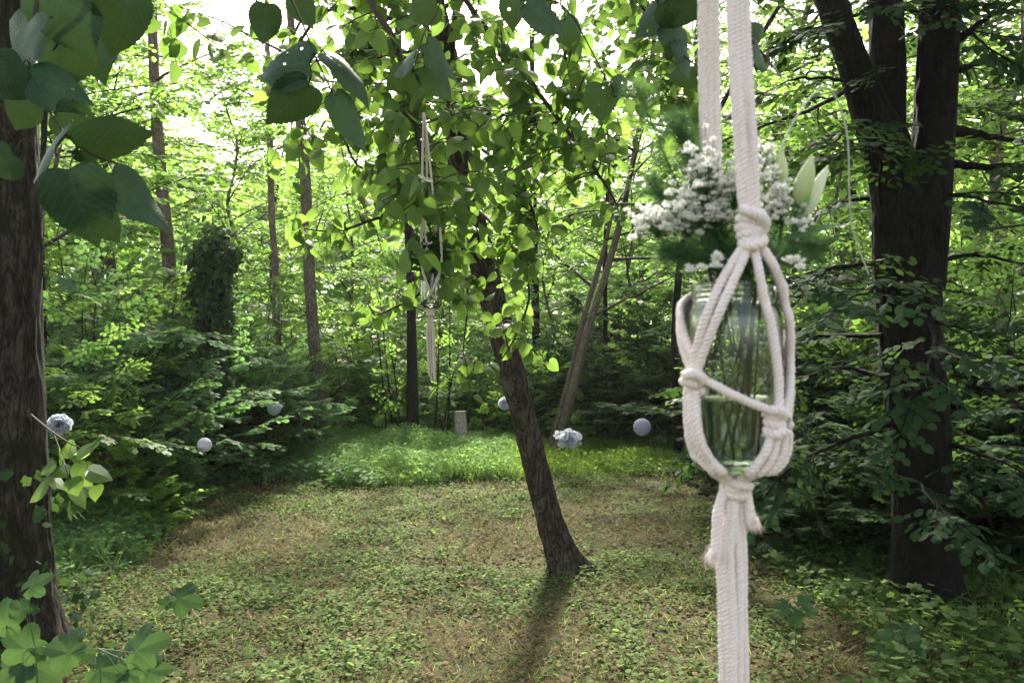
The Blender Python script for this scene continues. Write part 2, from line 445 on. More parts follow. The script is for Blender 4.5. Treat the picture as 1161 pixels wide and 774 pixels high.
def put_sprays(lacc, tacc, tmpls, pos, dirs, ups, sizes, leaf, tmpl, r, rb=None):
    pos = np.asarray(pos, float); n = len(pos)
    if n == 0: return
    Rm = basis(np.asarray(dirs, float), np.asarray(ups, float)); sizes = np.broadcast_to(np.asarray(sizes, float), (n,))
    which = r.integers(0, len(tmpls), n)
    for k, T in enumerate(tmpls):
        m = which == k
        if not m.any(): continue
        Rk, pk, sk = Rm[m], pos[m], sizes[m]
        flip = np.where(r.random(len(pk)) < .5, -1., 1.)
        Pn = np.einsum('nij,kj->nki', Rk, T['P']) * sk[:, None, None] + pk[:, None, :]
        Rn = np.einsum('nij,kjl->nkil', Rk, T['R'])
        S = np.broadcast_to(T['S'][None] * leaf, Pn.shape[:2])
        base = r.uniform(0, 1, len(pk))[:, None] if rb is None else np.asarray(rb)[m][:, None]
        rr = np.clip(base * .5 + r.uniform(0, .5, Pn.shape[:2]), 0, 1)
        place(lacc, tmpl, Pn.reshape(-1, 3), Rn.reshape(-1, 3, 3), S.ravel(), rr.ravel())
        if tacc is not None:
            tv, tf, tuv = T['tw']
            place(tacc, (tv, tf, tuv), pk, Rk, sk, .5)

def limb_path(r, p0, az, el, L, sag, n=7, wig=.05):
    s = np.linspace(0, 1, n)[:, None]
    d = np.array([math.cos(el) * math.cos(az), math.cos(el) * math.sin(az), math.sin(el)])
    w = np.cumsum(r.normal(0, wig, (n, 3)), 0) * L / n * 2; w[0] = 0
    return p0 + d * L * s + np.array([0, 0, sag]) * L * s ** 2 + w * s

def dress(r, lacc, tacc, path, tmpls, every, size, leaf, tmpl, t0=.2, upj=.25, ang=48, rb=None, taper=.5):
    """sprays along a limb, alternating sides"""
    seg = np.linalg.norm(np.diff(path, axis=0), axis=1); L = seg.sum()
    n = max(2, int(L * (1 - t0) / every)); t, Nn, B = frames(path)
    ps, ds, us, ss = [], [], [], []
    sg = 1
    for k in range(n):
        u = (t0 + (1 - t0) * (k + r.uniform(0, .6)) / n); u = min(u, .999) * (len(path) - 1); i = int(u)
        p = path[i] + (path[i + 1] - path[i]) * (u - i) if i + 1 < len(path) else path[-1]
        d = t[i]; h = np.cross(d, [0, 0, 1]); h /= np.linalg.norm(h) + 1e-6
        sg = -sg; a = math.radians(r.normal(ang, 12)) * sg
        ps.append(p); ds.append(d * math.cos(a) + h * math.sin(a) + np.array([0, 0, r.normal(0, .12)]))
        us.append([r.normal(0, upj), r.normal(0, upj), 1]); ss.append(size * r.uniform(.7, 1.2) * (1 - taper * (u / (len(path) - 1)) ** 2))
    ps.append(path[-1]); ds.append(t[-1]); us.append([0, 0, 1]); ss.append(size * .8)
    put_sprays(lacc, tacc, tmpls, ps, ds, us, ss, leaf, tmpl, r, None if rb is None else np.full(len(ps), rb))

def gen_tree(name, seed, H, rad, bare, nlimb, Lmax, el, sag, every, ssize, leaf, leafmat, barkmat, cat,
             tmpl=T_OVAL, tmpls=SP_FLAT, wob=.15, prof=None, sides=10, topthin=.25):
    r = np.random.default_rng(seed)
    root = empty(name, (0, 0, 0), 'x', cat)
    k = 12; z = np.linspace(0, H, k)
    path = np.stack([np.cumsum(r.normal(0, wob, k)) * .6, np.cumsum(r.normal(0, wob, k)) * .6, z], 1); path[0, :2] = 0; path[:, :2] -= path[0, :2]
    path = smooth_path(path, 40)
    tt = np.linspace(0, 1, 40)
    rd = rad * (1 - (1 - topthin) * tt) * (1 + .5 * np.exp(-tt * H / .25))
    tr = Acc(); path[0, 2] = -.15; v, f, uv = tube(path, rd, sides); tr.add(v, f, uv)
    br = Acc(); lv = Acc()
    prof = prof or (lambda u: math.sin(PI * min(1, .25 + .75 * u)) ** .7)
    for i in range(nlimb):
        u = (i + r.uniform(0, 1)) / nlimb; t = bare + (1 - bare) * u
        ii = min(int(t * 39), 38); p0 = path[ii]
        az = i * 2.399 + r.normal(0, .3); L = Lmax * max(.2, prof(u)) * r.uniform(.75, 1.15)
        e = math.radians(el[0] + (el[1] - el[0]) * u + r.normal(0, 8))
        lp = limb_path(r, p0, az, e, L, sag)
        lr = min(rd[ii] * .5, .012 * L + .006)
        v, f, uv = tube(lp, np.linspace(lr, lr * .25, len(lp)), 5); br.add(v, f, uv)
        dress(r, lv, br, lp, tmpls, every, ssize, leaf, tmpl, rb=r.uniform(0, 1))
    tr.build('trunk', barkmat, root); br.build('branches', M['twig'], root); lv.build('crown', leafmat, root, smooth=False)
    return root

def gen_shrub(name, seed, H, nstem, spread, every, ssize, leaf, leafmat, cat='shrub', tmpl=T_OVAL, tmpls=SP_FLAT, arch=-.25, t0=.1, side=3):
    r = np.random.default_rng(seed); root = empty(name, (0, 0, 0), 'x', cat)
    br = Acc(); lv = Acc()
    for i in range(nstem):
        az = i * 2.399 + r.normal(0, .3); q = math.sqrt((i + .5) / nstem)
        e = math.radians(88 - spread * q + r.normal(0, 5)); L = H * (1.05 - .35 * q) * r.uniform(.8, 1.1)
        lp = limb_path(r, np.array([math.cos(az) * .12 * q, math.sin(az) * .12 * q, -.05]), az, e, L, arch * q, 8, .06)
        v, f, uv = tube(lp, np.linspace(.007 * H, .003, 8), 5); br.add(v, f, uv)
        dress(r, lv, br, lp, tmpls, every, ssize, leaf, tmpl, t0=t0, upj=.35, ang=62, rb=r.uniform(0, 1), taper=.4)
        for k in range(side):
            j = r.integers(2, 6)
            l2 = limb_path(r, lp[j], az + r.normal(0, 1.2), math.radians(r.uniform(5, 45)), L * .4, -.15, 5)
            v, f, uv = tube(l2, np.linspace(.006, .002, 5), 3); br.add(v, f, uv)
            dress(r, lv, br, l2, tmpls, every, ssize * .85, leaf, tmpl, t0=.15, upj=.35, rb=r.uniform(0, 1))
    br.build('stems', M['twig'], root); lv.build('foliage', leafmat, root, smooth=False)
    return root

def hide_proto(root):
    for c in list(root.children): bpy.data.objects.remove(c)
    bpy.data.objects.remove(root)

# ================================================================== GROUND
def gz(x, y):
    x = np.asarray(x, float); y = np.asarray(y, float)
    p = np.stack([x * .35, y * .35, np.zeros_like(x)], -1)
    near = .07 * fbm(p, 3, 3) + .02 * fbm(p * 7, 3, 5)
    return near * np.clip(1.5 - y / 80, .2, 1)

def build_ground():
    xs = np.concatenate([-np.geomspace(300, 12, 14), np.linspace(-11, 11, 330), np.geomspace(12, 300, 14)])
    ys = np.concatenate([-np.geomspace(120, 3, 8), np.linspace(-2, 16, 270), np.geomspace(17, 600, 16)])
    X, Y = np.meshgrid(xs, ys); Z = gz(X, Y)
    v = np.stack([X, Y, Z], -1).reshape(-1, 3); nx, ny = len(xs), len(ys)
    i = np.arange(ny - 1)[:, None] * nx; j = np.arange(nx - 1)[None]
    f = np.stack([i + j, i + j + 1, i + nx + j + 1, i + nx + j], -1).reshape(-1, 4)
    m, nt, out = mat_new('forest_floor')
    tc = N(nt, 'ShaderNodeTexCoord')
    a = noise_(nt, 1.1, 5, tc.outputs['Object'], .6); b = noise_(nt, 9, 6, tc.outputs['Object'], .7); c = noise_(nt, 60, 4, tc.outputs['Object'], .7)
    soil = ramp(nt, b, [(.3, (.03, .02, .012)), (.7, (.11, .08, .045))])
    green = ramp(nt, c, [(.3, (.018, .03, .009)), (.7, (.06, .085, .026))])
    dry = ramp(nt, c, [(.3, (.05, .042, .022)), (.75, (.17, .15, .075))])
    k = mixc(nt, ramp(nt, a, [(.48, 0.0), (.62, 1.0)]), green, dry)
    k = mixc(nt, ramp(nt, b, [(.45, 0.0), (.6, .8)]), k, soil)
    bs = N(nt, 'ShaderNodeBsdfPrincipled'); bs.inputs['Roughness'].default_value = .95; bs.inputs['Specular IOR Level'].default_value = .1
    nt.links.new(k, bs.inputs['Base Color'])
    bp = N(nt, 'ShaderNodeBump'); bp.inputs['Strength'].default_value = .8; bp.inputs['Distance'].default_value = .02
    nt.links.new(c, bp.inputs['Height']); nt.links.new(bp.outputs[0], bs.inputs['Normal']); nt.links.new(bs.outputs[0], out.inputs[0])
    ac = Acc(); ac.add(v, f); tag(ac.build('ground', m), kind='structure')
build_ground()

def patch(x, y):
    """-1 green .. +1 dry, layout of the clearing"""
    return fbm(np.stack([x * .9, y * .75, np.zeros_like(x)], -1), 4, 11) * 1.6

def clearing_mask(x, y):
    """1 inside the mown clearing"""
    cx = -.15 + 0 * y
    left = -2.75 - .16 * (y - 4) + .35 * np.sin(y * 1.3); left = np.where(y > 7, left + (y - 7) * .55, left)
    right = 1.55 + .3 * (y - 4) + .25 * np.sin(y * 1.7 + 1)
    far = 8.95 + .4 * np.sin(x * 1.3)
    return (x > left) & (x < right) & (y < far)

def scatter(n, x0, x1, y0, y1, r, bias=1.0):
    # more samples near the camera
    u = r.random(n) ** bias; y = y0 + (y1 - y0) * u
    w = np.maximum(abs(x0), abs(x1)) / y1
    x = r.uniform(x0, x1, n); return x, y

def rand_rot(r, n, flat=1.0, up=0.0):
    """leaf lying more or less flat; up raises the tip"""
    az = r.uniform(0, 2 * PI, n)
    d = np.stack([np.cos(az), np.sin(az), r.normal(up, .25, n)], -1)
    nr = np.stack([r.normal(0, flat, n), r.normal(0, flat, n), np.ones(n)], -1)
    return basis(d, nr)

r = np.random.default_rng(101)
# --- low clover and ivy leaves
acc = Acc(); n = 230000
x, y = scatter(n, -5.5, 5.5, 2.2, 12.5, r, 1.25); pt = patch(x, y)
clump = fbm(np.stack([x * 3.5, y * 3.5, 0 * x], -1), 3, 61)
keep = (np.abs(x) < y * .72 + .5) & (r.random(n) < np.clip((.7 - pt * 1.3) * (.8 + 1.2 * clump), .08, 1))
x, y, clump = x[keep], y[keep], clump[keep]
pos = np.stack([x, y, gz(x, y) + r.uniform(.002, .05, len(x)) * (1 + 1.6 * np.clip(clump, -.4, 1))], -1)
place(acc, T_OVAL, pos, rand_rot(r, len(x), .45, .1), r.uniform(.010, .032, len(x)) * (1 + .5 * np.clip(clump, -.5, 1)), np.clip(r.random(len(x)) * .7 + .3 + clump * .9, 0, 1))
tag(acc.build('ground_cover', M['herb'], smooth=False), 'low green clover and ivy leaves spread across the clearing floor', 'ground cover', kind='stuff')
# --- dry grass
acc = Acc(); n = 115000
x, y = scatter(n, -5.5, 5.5, 2.2, 11, r, 1.2); pt = patch(x, y)
keep = (np.abs(x) < y * .72 + .5) & (r.random(n) < np.clip(.32 + pt * 1.3, .12, 1))
x, y = x[keep], y[keep]
pos = np.stack([x, y, gz(x, y) + r.uniform(-.002, .02, len(x))], -1)
place(acc, T_BLADE, pos, rand_rot(r, len(x), .6, .35), r.uniform(.05, .13, len(x)), r.random(len(x)))
tag(acc.build('dry_grass', M['straw'], smooth=False), 'straw coloured dry mown grass lying in patches on the clearing', 'dry grass', kind='stuff')
# --- dead leaves
acc = Acc(); n = 42000
x, y = scatter(n, -5.5, 5.5, 2.0, 11, r, 1.2)
keep = (np.abs(x) < y * .72 + .5); x, y = x[keep], y[keep]
pos = np.stack([x, y, gz(x, y) + r.uniform(.002, .03, len(x))], -1)
place(acc, T_OVAL, pos, rand_rot(r, len(x), .5, .05), r.uniform(.014, .042, len(x)), r.random(len(x)) ** 1.3)
tag(acc.build('leaf_litter', M['litter'], smooth=False), 'brown dead leaves scattered on the clearing floor', 'leaf litter', kind='stuff')
# --- short green grass in the clearing
acc = Acc(); n = 34000
x, y = scatter(n, -5.5, 5.5, 2.2, 11.5, r, 1.1); pt = patch(x + 40, y)
keep = (np.abs(x) < y * .72 + .5) & (r.random(n) < np.clip(.45 + pt * .5, .1, 1))
x, y = x[keep], y[keep]
pos = np.stack([x, y, gz(x, y)], -1)
place(acc, T_BLADE, pos, rand_rot(r, len(x), .5, 1.0), r.uniform(.03, .085, len(x)), r.random(len(x)))
tag(acc.build('short_grass', M['grass'], smooth=False), 'short green grass blades growing through the mown clearing', 'grass', kind='stuff')
# --- tall grass beyond the clearing
def tall_grass(name, label, mat, n, x0, x1, y0, y1, h, seed, maskf, up=2.2, bw=.75):
    r = np.random.default_rng(seed); acc = Acc()
    x = r.uniform(x0, x1, n); y = r.uniform(y0, y1, n); k = maskf(x, y); x, y = x[k], y[k]
    cl = np.clip(.75 + .5 * fbm(np.stack([x * 1.4, y * 1.4, 0 * x], -1), 3, seed), .3, 1.3)
    fd = sum((~(clearing_mask(x, y - o_) | clearing_mask(x + o_ * 1.2, y) | clearing_mask(x - o_ * 1.2, y))).astype(float) for o_ in (.1, .25, .4, .6, .85)) / 5
    cl = cl * (.4 + .6 * fd)
    pos = np.stack([x, y, gz(x, y)], -1)
    place(acc, T_BLADE * 1 if False else (T_BLADE[0] * np.array([bw, 1, 1]), T_BLADE[1], T_BLADE[2]), pos, rand_rot(r, len(x), .5, up), r.uniform(h * .5, h, len(x)) * cl, r.random(len(x)))
    # small leaflets along the blades
    m = len(x)
    pos2 = pos + np.stack([r.normal(0, .05, m), r.normal(0, .05, m), r.uniform(.1, .85, m) * h * cl], -1)
    place(acc, T_RHOMB, pos2, rand_rot(r, m, .5, .2), r.uniform(.02, .055, m), r.random(m))
    tag(acc.build(name, mat, smooth=False), label, 'tall grass', kind='stuff')
def edge_fade(x, y, d):
    j = fbm(np.stack([x * 2.2, y * 2.2, 0 * x], -1), 3, 77) * .8
    inner = clearing_mask(x, y + d * (j - .2)) | clearing_mask(x + d * (j - .1), y) | clearing_mask(x - d * (j - .1), y)
    return ~inner
def wedge(x, y): return np.abs(x) < y * .75 + 1
tall_grass('tall_grass', 'bright tall grass and herbs along the far edge of the clearing', M['grass'], 105000, -8, 9, 7.9, 12.6, .36, 5,
           lambda x, y: wedge(x, y) & edge_fade(x, y, .9) & (x > -2.2 - (y - 9) * .15))
tall_grass('soft_weeds', 'soft feathery green weeds along the left edge of the clearing', M['weed'], 170000, -8, 0, 4.8, 11.5, .52, 6,
           lambda x, y: wedge(x, y) & edge_fade(x, y, .95), 1.6, .3)
tall_grass('shaded_weeds', 'dark weeds under the three stemmed tree on the right', M['leaf_mid'], 26000, 1.2, 6.5, 3.4, 9.5, .28, 8,
           lambda x, y: wedge(x, y) & ~clearing_mask(x, y))

# --- leafy undergrowth right: maple seedlings and bramble as one mass
acc = Acc(); r = np.random.default_rng(55); n = 25000
x = r.uniform(1.2, 7, n); y = r.uniform(3.0, 9.5, n); k = wedge(x, y) & ~clearing_mask(x, y) & (fbm(np.stack([x * 1.5, y * 1.5, 0 * x], -1), 3, 9) > -.35)
x, y = x[k], y[k]; hh = .34 * np.clip(.55 + fbm(np.stack([x, y, 0 * x], -1), 3, 21), .15, 1)
pos = np.stack([x, y, gz(x, y) + hh * r.uniform(.15, 1, len(x))], -1)
place(acc, T_MAPLE, pos, rand_rot(r, len(x), .4, .0), r.uniform(.035, .075, len(x)), r.random(len(x)))
tag(acc.build('undergrowth', M['herb'], smooth=False), 'knee high leafy seedlings and bramble around the foot of the right hand tree', 'undergrowth', kind='stuff')
acc = Acc(); n = 9000
x = r.uniform(-7, -1.5, n); y = r.uniform(4.6, 9.5, n); k = wedge(x, y) & ~clearing_mask(x, y)
x, y = x[k], y[k]; hh = .4 * np.clip(.55 + fbm(np.stack([x, y, 0 * x], -1), 3, 22), .1, 1)
pos = np.stack([x, y, gz(x, y) + hh * r.uniform(.1, 1, len(x))], -1)
place(acc, T_MAPLE, pos, rand_rot(r, len(x), .4, .0), r.uniform(.04, .09, len(x)), r.random(len(x)))
tag(acc.build('undergrowth', M['leaf_cool'], smooth=False), 'ankle high leafy plants below the shrubs left of the clearing', 'undergrowth', kind='stuff')

# ================================================================== BIG TRUNKS
def trunk_verts(path, rad, rows, sides, amp, kz, seed, flare=0, flare_h=.25, lobes=5, kf=1.0):
    p = smooth_path(path, rows); rr = np.interp(np.linspace(0, 1, rows), np.linspace(0, 1, len(rad)), rad)
    t, Nn, B = frames(p); a = np.linspace(0, 2 * PI, sides, endpoint=False)
    L = np.concatenate([[0], np.cumsum(np.linalg.norm(np.diff(p, axis=0), axis=1))])
    ca = np.cos(a)[None] * rr[:, None]; sa = np.sin(a)[None] * rr[:, None]
    q = np.stack([ca * 14 * kf, sa * 14 * kf, np.broadcast_to(L[:, None] * kz * kf, ca.shape)], -1)
    ridge = 1 - np.abs(fbm(q, 3, seed)) * 2.2
    q2 = np.stack([ca * 3, sa * 3, np.broadcast_to(L[:, None] * 1.2, ca.shape)], -1)
    d = amp * ridge + amp * 1.6 * fbm(q2, 2, seed + 5) + amp * .35 * fbm(q * 3, 2, seed + 9)
    R = rr[:, None] + d
    if flare: R = R + flare * np.exp(-L[:, None] / flare_h) * (1 + .55 * np.cos(lobes * a[None] + seed))
    return tube(p, R, sides, frm=(t, Nn, B))

# ---- left mossy tree ------------------------------------------------
YL = 4.1
lt_base = G(8, YL); lt_base[2] = float(gz(lt_base[0], lt_base[1]))
left_tree = empty('lime_tree', lt_base, 'thick mossy trunk at the left edge with big dark leaves hanging before it', 'tree')
def rel(p, o): return np.asarray(p) - np.asarray(o)
acc = Acc()
pth = [P(20, 790, YL), P(12, 700, YL), P(10, 500, YL), P(8, 250, YL), P(6, 0, YL), P(0, -500, YL + .2), P(-20, -1100, YL + .3)]
pth = [rel(q, lt_base) for q in pth]
v, f, uv = trunk_verts(pth, [.21, .195, .165, .145, .13, .12, .1], 520, 170, .013, 2.2, 3, .2, .22, 5)
acc.add(v, f, uv); acc.build('trunk', M['bark_left'], left_tree)
# crown high above the frame
br = Acc(); lv = Acc(); r = np.random.default_rng(77)
for i in range(16):
    p0 = rel(P(6, -200 - i * 50, YL), lt_base); az = i * 2.4; L = r.uniform(1.4, 2.6)
    if math.cos(az) > .3 and math.sin(az) < -.2: continue
    lp = limb_path(r, p0, az, math.radians(r.uniform(5, 35)), L, -.1)
    v, f, uv = tube(lp, np.linspace(.05, .01, len(lp)), 6); br.add(v, f, uv)
    dress(r, lv, br, lp, SP_HANG, .3, .75, .09, T_LIND, rb=r.random())
br.build('branches', M['twig'], left_tree); lv.build('crown', M['lind'], left_tree, smooth=False)

# ---- the boughs with large leaves close to the camera ---------------
def big_leaf(acc, tacc, px, py, Lpx, ang, Y, facing=.3, roll=0.0, wide=1.0, r=None, o=None, petiole=None):
    """ang: image direction of the tip in degrees (0=right, 90=up); facing: tilt of the leaf plane out of the picture"""
    L = .93 * Lpx / F * Y; a = math.radians(ang)
    d = np.array([math.cos(a), facing, math.sin(a)]); d /= np.linalg.norm(d)
    side = np.array([-math.sin(a), 0, math.cos(a)])
    nrm = np.array([0, -1., 0]) + roll * side
    Rm = basis(d, nrm)
    c = P(px, py, Y); base = c - d * L * .5
    T = T_BIG; k = np.array([wide, 1, 1])
    rv = R0.uniform(-.12, .12); tv = T[0] * k; tv = tv + np.stack([0 * tv[:, 0], 0 * tv[:, 0], rv * np.sin(tv[:, 1] * 3 + tv[:, 0] * 2)], -1)
    # bend along x
    place(acc, (tv, T[1], T[2]), (rel(base, o))[None], Rm[None], L, np.array([R0.random()]))
    if petiole is not None:
        q = P(*petiole); mid = (base + q) / 2 + np.array([0, 0, .01])
        v, f, uv = tube(smooth_path([rel(base + d * L * .03, o), rel(mid, o), rel(q, o)], 8), .0012, 5); tacc.add(v, f, uv)

lacc = Acc(); tacc = Acc(); O = lt_base
# (px,py,length,angle,depth,facing,roll,width, petiole)
near = [
 (78, 18, 92, -60, 1.25, .1, .3, .95, (45, -20, 1.25)), (140, 26, 84, -105, 1.3, .3, 1.3, .9, (130, -25, 1.3)),
 (20, 46, 80, -170, 1.2, .3, -.2, .9, (60, 20, 1.25)), (62, 58, 92, -120, 1.35, .2, .1, 1.0, (95, 5, 1.3)),
 (108, 62, 62, -70, 1.5, -.3, .2, .9, (95, 20, 1.4)), (15, 30, 70, 150, 1.4, .3, .2, 1, (50, 10, 1.3)),
 (70, 98, 66, -12, 1.2, .35, .5, 1.0, (35, 88, 1.2)), (8, 92, 62, -140, 1.2, .2, .3, 1, (35, 80, 1.2)),
 (92, 143, 58, -25, 1.22, .7, -.7, 1.0, (62, 130, 1.22)), (48, 174, 84, -172, 1.15, .8, -.55, 1.05, (92, 160, 1.18)),
 (133, 165, 90, 10, 1.18, .6, -1.0, .75, (92, 172, 1.18)), (90, 235, 92, -78, 1.05, .15, .15, .98, (88, 178, 1.15)),
 (163, 222, 88, -38, 1.1, .2, 1.1, .65, (120, 190, 1.15)), (0, 188, 50, -150, 1.1, .3, .3, 1, (35, 160, 1.1)),
 (120, 258, 46, -60, 1.2, .5, .2, .9, (105, 215, 1.2)), (20, 128, 52, -130, 1.5, .3, .2, 1, (40, 100, 1.4)),
 # second cluster
 (299, 26, 44, -100, 1.35, .1, .2, .95, (305, -8, 1.35)), (320, 73, 74, 176, 1.3, .2, -.35, 1.0, (358, 62, 1.3)),
 (326, 121, 76, -140, 1.3, .2, .6, .75, (352, 92, 1.3)), (398, 86, 78, -38, 1.3, .3, 1.1, .6, (362, 66, 1.3)),
 (402, 136, 74, -52, 1.3, .2, .9, .62, (374, 108, 1.3)), (345, 12, 40, -60, 1.5, .3, .2, .9, (335, -10, 1.4)),
 # top centre to right, dark
 (478, 14, 44, -165, 1.7, .4, .4, .9, (500, 0, 1.6)), (505, 66, 56, -35, 1.7, .3, .9, .8, (480, 40, 1.6)),
 (498, 92, 50, -40, 1.75, .2, .5, .9, (480, 60, 1.6)), (455, 72, 42, -170, 1.7, .6, -.5, .9, (475, 60, 1.6)), (452, 95, 48, -150, 1.75, .5, .6, .8, (470, 75, 1.6)),
 (622, 16, 62, -20, 1.5, .3, .5, .9, (590, 2, 1.5)), (582, 14, 40, -80, 1.6, .3, .3, .9, (585, -8, 1.5)), (648, 40, 40, -60, 1.6, .5, .2, .9, (640, 8, 1.5)),
 (684, 116, 44, -85, 1.8, .2, .3, 1.1, (688, 90, 1.7)), (706, 98, 34, 25, 1.8, .5, -.6, .9, (690, 98, 1.7)),
 (735, 22, 52, -150, 1.2, .4, -.5, .9, (760, 5, 1.2)), (775, 14, 58, -20, 1.15, .5, -.6, 1, (745, 0, 1.2)), (768, 45, 52, -35, 1.2, .4, .3, 1, (745, 25, 1.2)),
 (778, 66, 46, -50, 1.2, .3, .8, .9, (755, 45, 1.2)), (772, 88, 40, 170, 1.3, .5, .5, .7, (792, 80, 1.2)),
 (868, 62, 46, -30, 1.0, .5, .6, .8, (845, 45, 1.0)), (860, 40, 40, 20, 1.0, .5, -.6, .8, (840, 40, 1.0)), (882, 76, 44, -10, 1.05, .7, .8, .6, (850, 60, 1.0)),
]
for (px, py, Lp, an, Y, fc, rl, w, pet) in near:
    big_leaf(lacc, tacc, px, py, Lp, an, Y, fc, rl, w, None, O, pet)
def bough(pts, r0, r1, acc=tacc, n=30, sides=8):
    v, f, uv = tube(smooth_path([rel(P(*q), O) for q in pts], n), r1 + (r0 - r1) * (1 - np.linspace(0, 1, n)) ** 4, sides); acc.add(v, f, uv)
bough([(6, -330, YL), (60, -420, 2.6), (80, -300, 1.8), (70, -60, 1.35), (45, -10, 1.25), (35, 70, 1.2), (55, 125, 1.2), (92, 168, 1.16), (150, 192, 1.15)], .03, .0018)
bough([(80, -300, 1.8), (250, -250, 1.5), (305, -60, 1.35), (340, 20, 1.32), (358, 65, 1.3), (380, 112, 1.3)], .012, .0015)
bough([(60, -420, 2.6), (400, -560, 1.7), (650, -520, 1.0), (850, -560, .62), (1000, -600, .6)], .026, .009)
bough([(400, -560, 1.7), (470, -200, 1.7), (500, -20, 1.65), (480, 40, 1.6), (470, 75, 1.6)], .008, .0015)
bough([(650, -520, 1.0), (600, -150, 1.4), (585, -10, 1.5), (640, 8, 1.55), (690, 95, 1.7)], .007, .0014)
bough([(650, -520, 1.0), (740, -150, 1.15), (745, 0, 1.2), (758, 45, 1.2), (795, 80, 1.2)], .006, .0014)
bough([(850, -560, .62), (830, -100, .95), (838, 30, 1.0), (850, 60, 1.0)], .004, .0012)
bough([(60, 58, 1.3), (78, 30, 1.3), (110, -10, 1.3), (120, -120, 1.5), (80, -300, 1.8)], .0015, .005)
tag(tacc.build('leafy_bough', M['twig'], left_tree), 'thin boughs with large dark leaves reaching across the top')
lacc.build('bough_leaves', M['lindbig'], left_tree)
for o_ in left_tree.children:
    if o_.name.startswith('bough_leaves'):
        pass
# smaller backlit leaves at top left
lacc = Acc(); tac = Acc(); r = np.random.default_rng(3)
def leaf_bunch(lacc, tac, pts, size, r, O, jit=1.0, droop=.9, tmpl=T_LIND, tw=None):
    for (px, py, Y) in pts:
        c = rel(P(px, py, Y), O); az = r.uniform(0, 2 * PI)
        d = np.array([math.cos(az) * .8, math.sin(az) * .8, -droop + r.normal(0, .3)])
        nr = np.array([r.normal(0, jit), -1 + r.normal(0, .5), 1.1 + r.normal(0, .4)])
        s = size * r.uniform(.7, 1.2)
        place(lacc, tmpl, c[None], basis(d, nr)[None], s, np.array([r.random()]))
        q = c + np.array([r.normal(0, .02), r.normal(0, .02), .035])
        v, f, uv = tube(np.array([c, q]), .0012, 3); tac.add(v, f, uv)
        if tw is not None: tw.append(q)
pts = [(200 + r.normal(0, 26), 30 + r.normal(0, 28), 2.6) for _ in range(24)] + [(245 + r.normal(0, 12), 50 + r.normal(0, 12), 2.6) for _ in range(6)]
leaf_bunch(lacc, tac, pts, .062, r, O)
v, f, uv = tube(smooth_path([rel(P(100, -120, 2.9), O), rel(P(170, -20, 2.7), O), rel(P(205, 20, 2.6), O), rel(P(250, 55, 2.6), O)], 12), np.linspace(.008, .0015, 12), 5); tac.add(v, f, uv)
tac.build('side_shoot', M['twig'], left_tree); tac = Acc()
# low shoot beside the pom-pom
pts = [(62 + r.uniform(-12, 50), 500 + r.uniform(-6, 52), 3.4 + r.normal(0, .08)) for _ in range(18)]
pts = [p for p in pts if p[0] > 50]
leaf_bunch(lacc, tac, pts, .1, r, O, .6, .7)
v, f, uv = tube(smooth_path([rel(P(35, 470, 4.0), O), rel(P(60, 490, 3.6), O), rel(P(85, 505, 3.4), O), rel(P(108, 510, 3.35), O)], 12), np.linspace(.006, .0015, 12), 5); tac.add(v, f, uv)
v, f, uv = tube(smooth_path([rel(P(60, 490, 3.6), O), rel(P(75, 530, 3.45), O), rel(P(80, 560, 3.4), O)], 12), np.linspace(.004, .0015, 12), 5); tac.add(v, f, uv)
tac.build('low_shoot', M['twig'], left_tree); lacc.build('side_leaves', M['lind'], left_tree, smooth=False)
# ivy at the foot of the left trunk
acc = Acc(); r = np.random.default_rng(8); n = 230
zz = r.uniform(0, 1, n) ** 1.7 * 1.0; az = r.uniform(-PI, PI, n); rr_ = .26 + .25 * np.exp(-zz / .2) + r.uniform(0, .05, n)
pos = np.stack([np.cos(az) * rr_, np.sin(az) * rr_, zz], -1) + np.array([0.02, 0, 0])
dd = np.stack([np.cos(az) * .4 + r.normal(0, .4, n), np.sin(az) * .4 + r.normal(0, .4, n), r.normal(-.4, .5, n)], -1)
nn = np.stack([np.cos(az), np.sin(az), .5 + 0 * az], -1) + r.normal(0, .35, (n, 3))
place(acc, T_MAPLE, pos, basis(dd, nn), r.uniform(.03, .085, n), r.random(n))
iv = empty('ivy', lt_base + np.array([0, 0, .0]), 'small ivy creeping up the foot of the mossy left trunk', 'ivy plant')
acc.build('ivy_leaves', M['leaf_dark'], iv, smooth=False)

# ---- leaning tree -----------------------------------------------------
YB = 5.6
O = G(640, YB); O[2] = CH + (CY - 640) / F * YB
lean = empty('leaning_tree', O, 'slanting scaly trunk in the middle of the clearing with backlit round leaves', 'tree')
LP_ = [(648, 665, 5.6), (640, 636, 5.6), (622, 585, 5.58), (598, 490, 5.5), (572, 390, 5.4), (545, 290, 5.25), (527, 215, 5.1), (519, 150, 4.9), (510, 85, 4.7), (496, 15, 4.5), (478, -80, 4.3), (460, -220, 4.1), (450, -330, 4.0)]
pth = [rel(P(*q), O) for q in LP_]
acc = Acc()
v, f, uv = trunk_verts(pth, [.118, .1, .093, .088, .086, .083, .085, .07, .06, .052, .042, .03, .015], 520, 150, .0095, 5.5, 12, .17, .09, 4, 1.5)
acc.add(v, f, uv); acc.build('trunk', M['bark_lean'], lean)
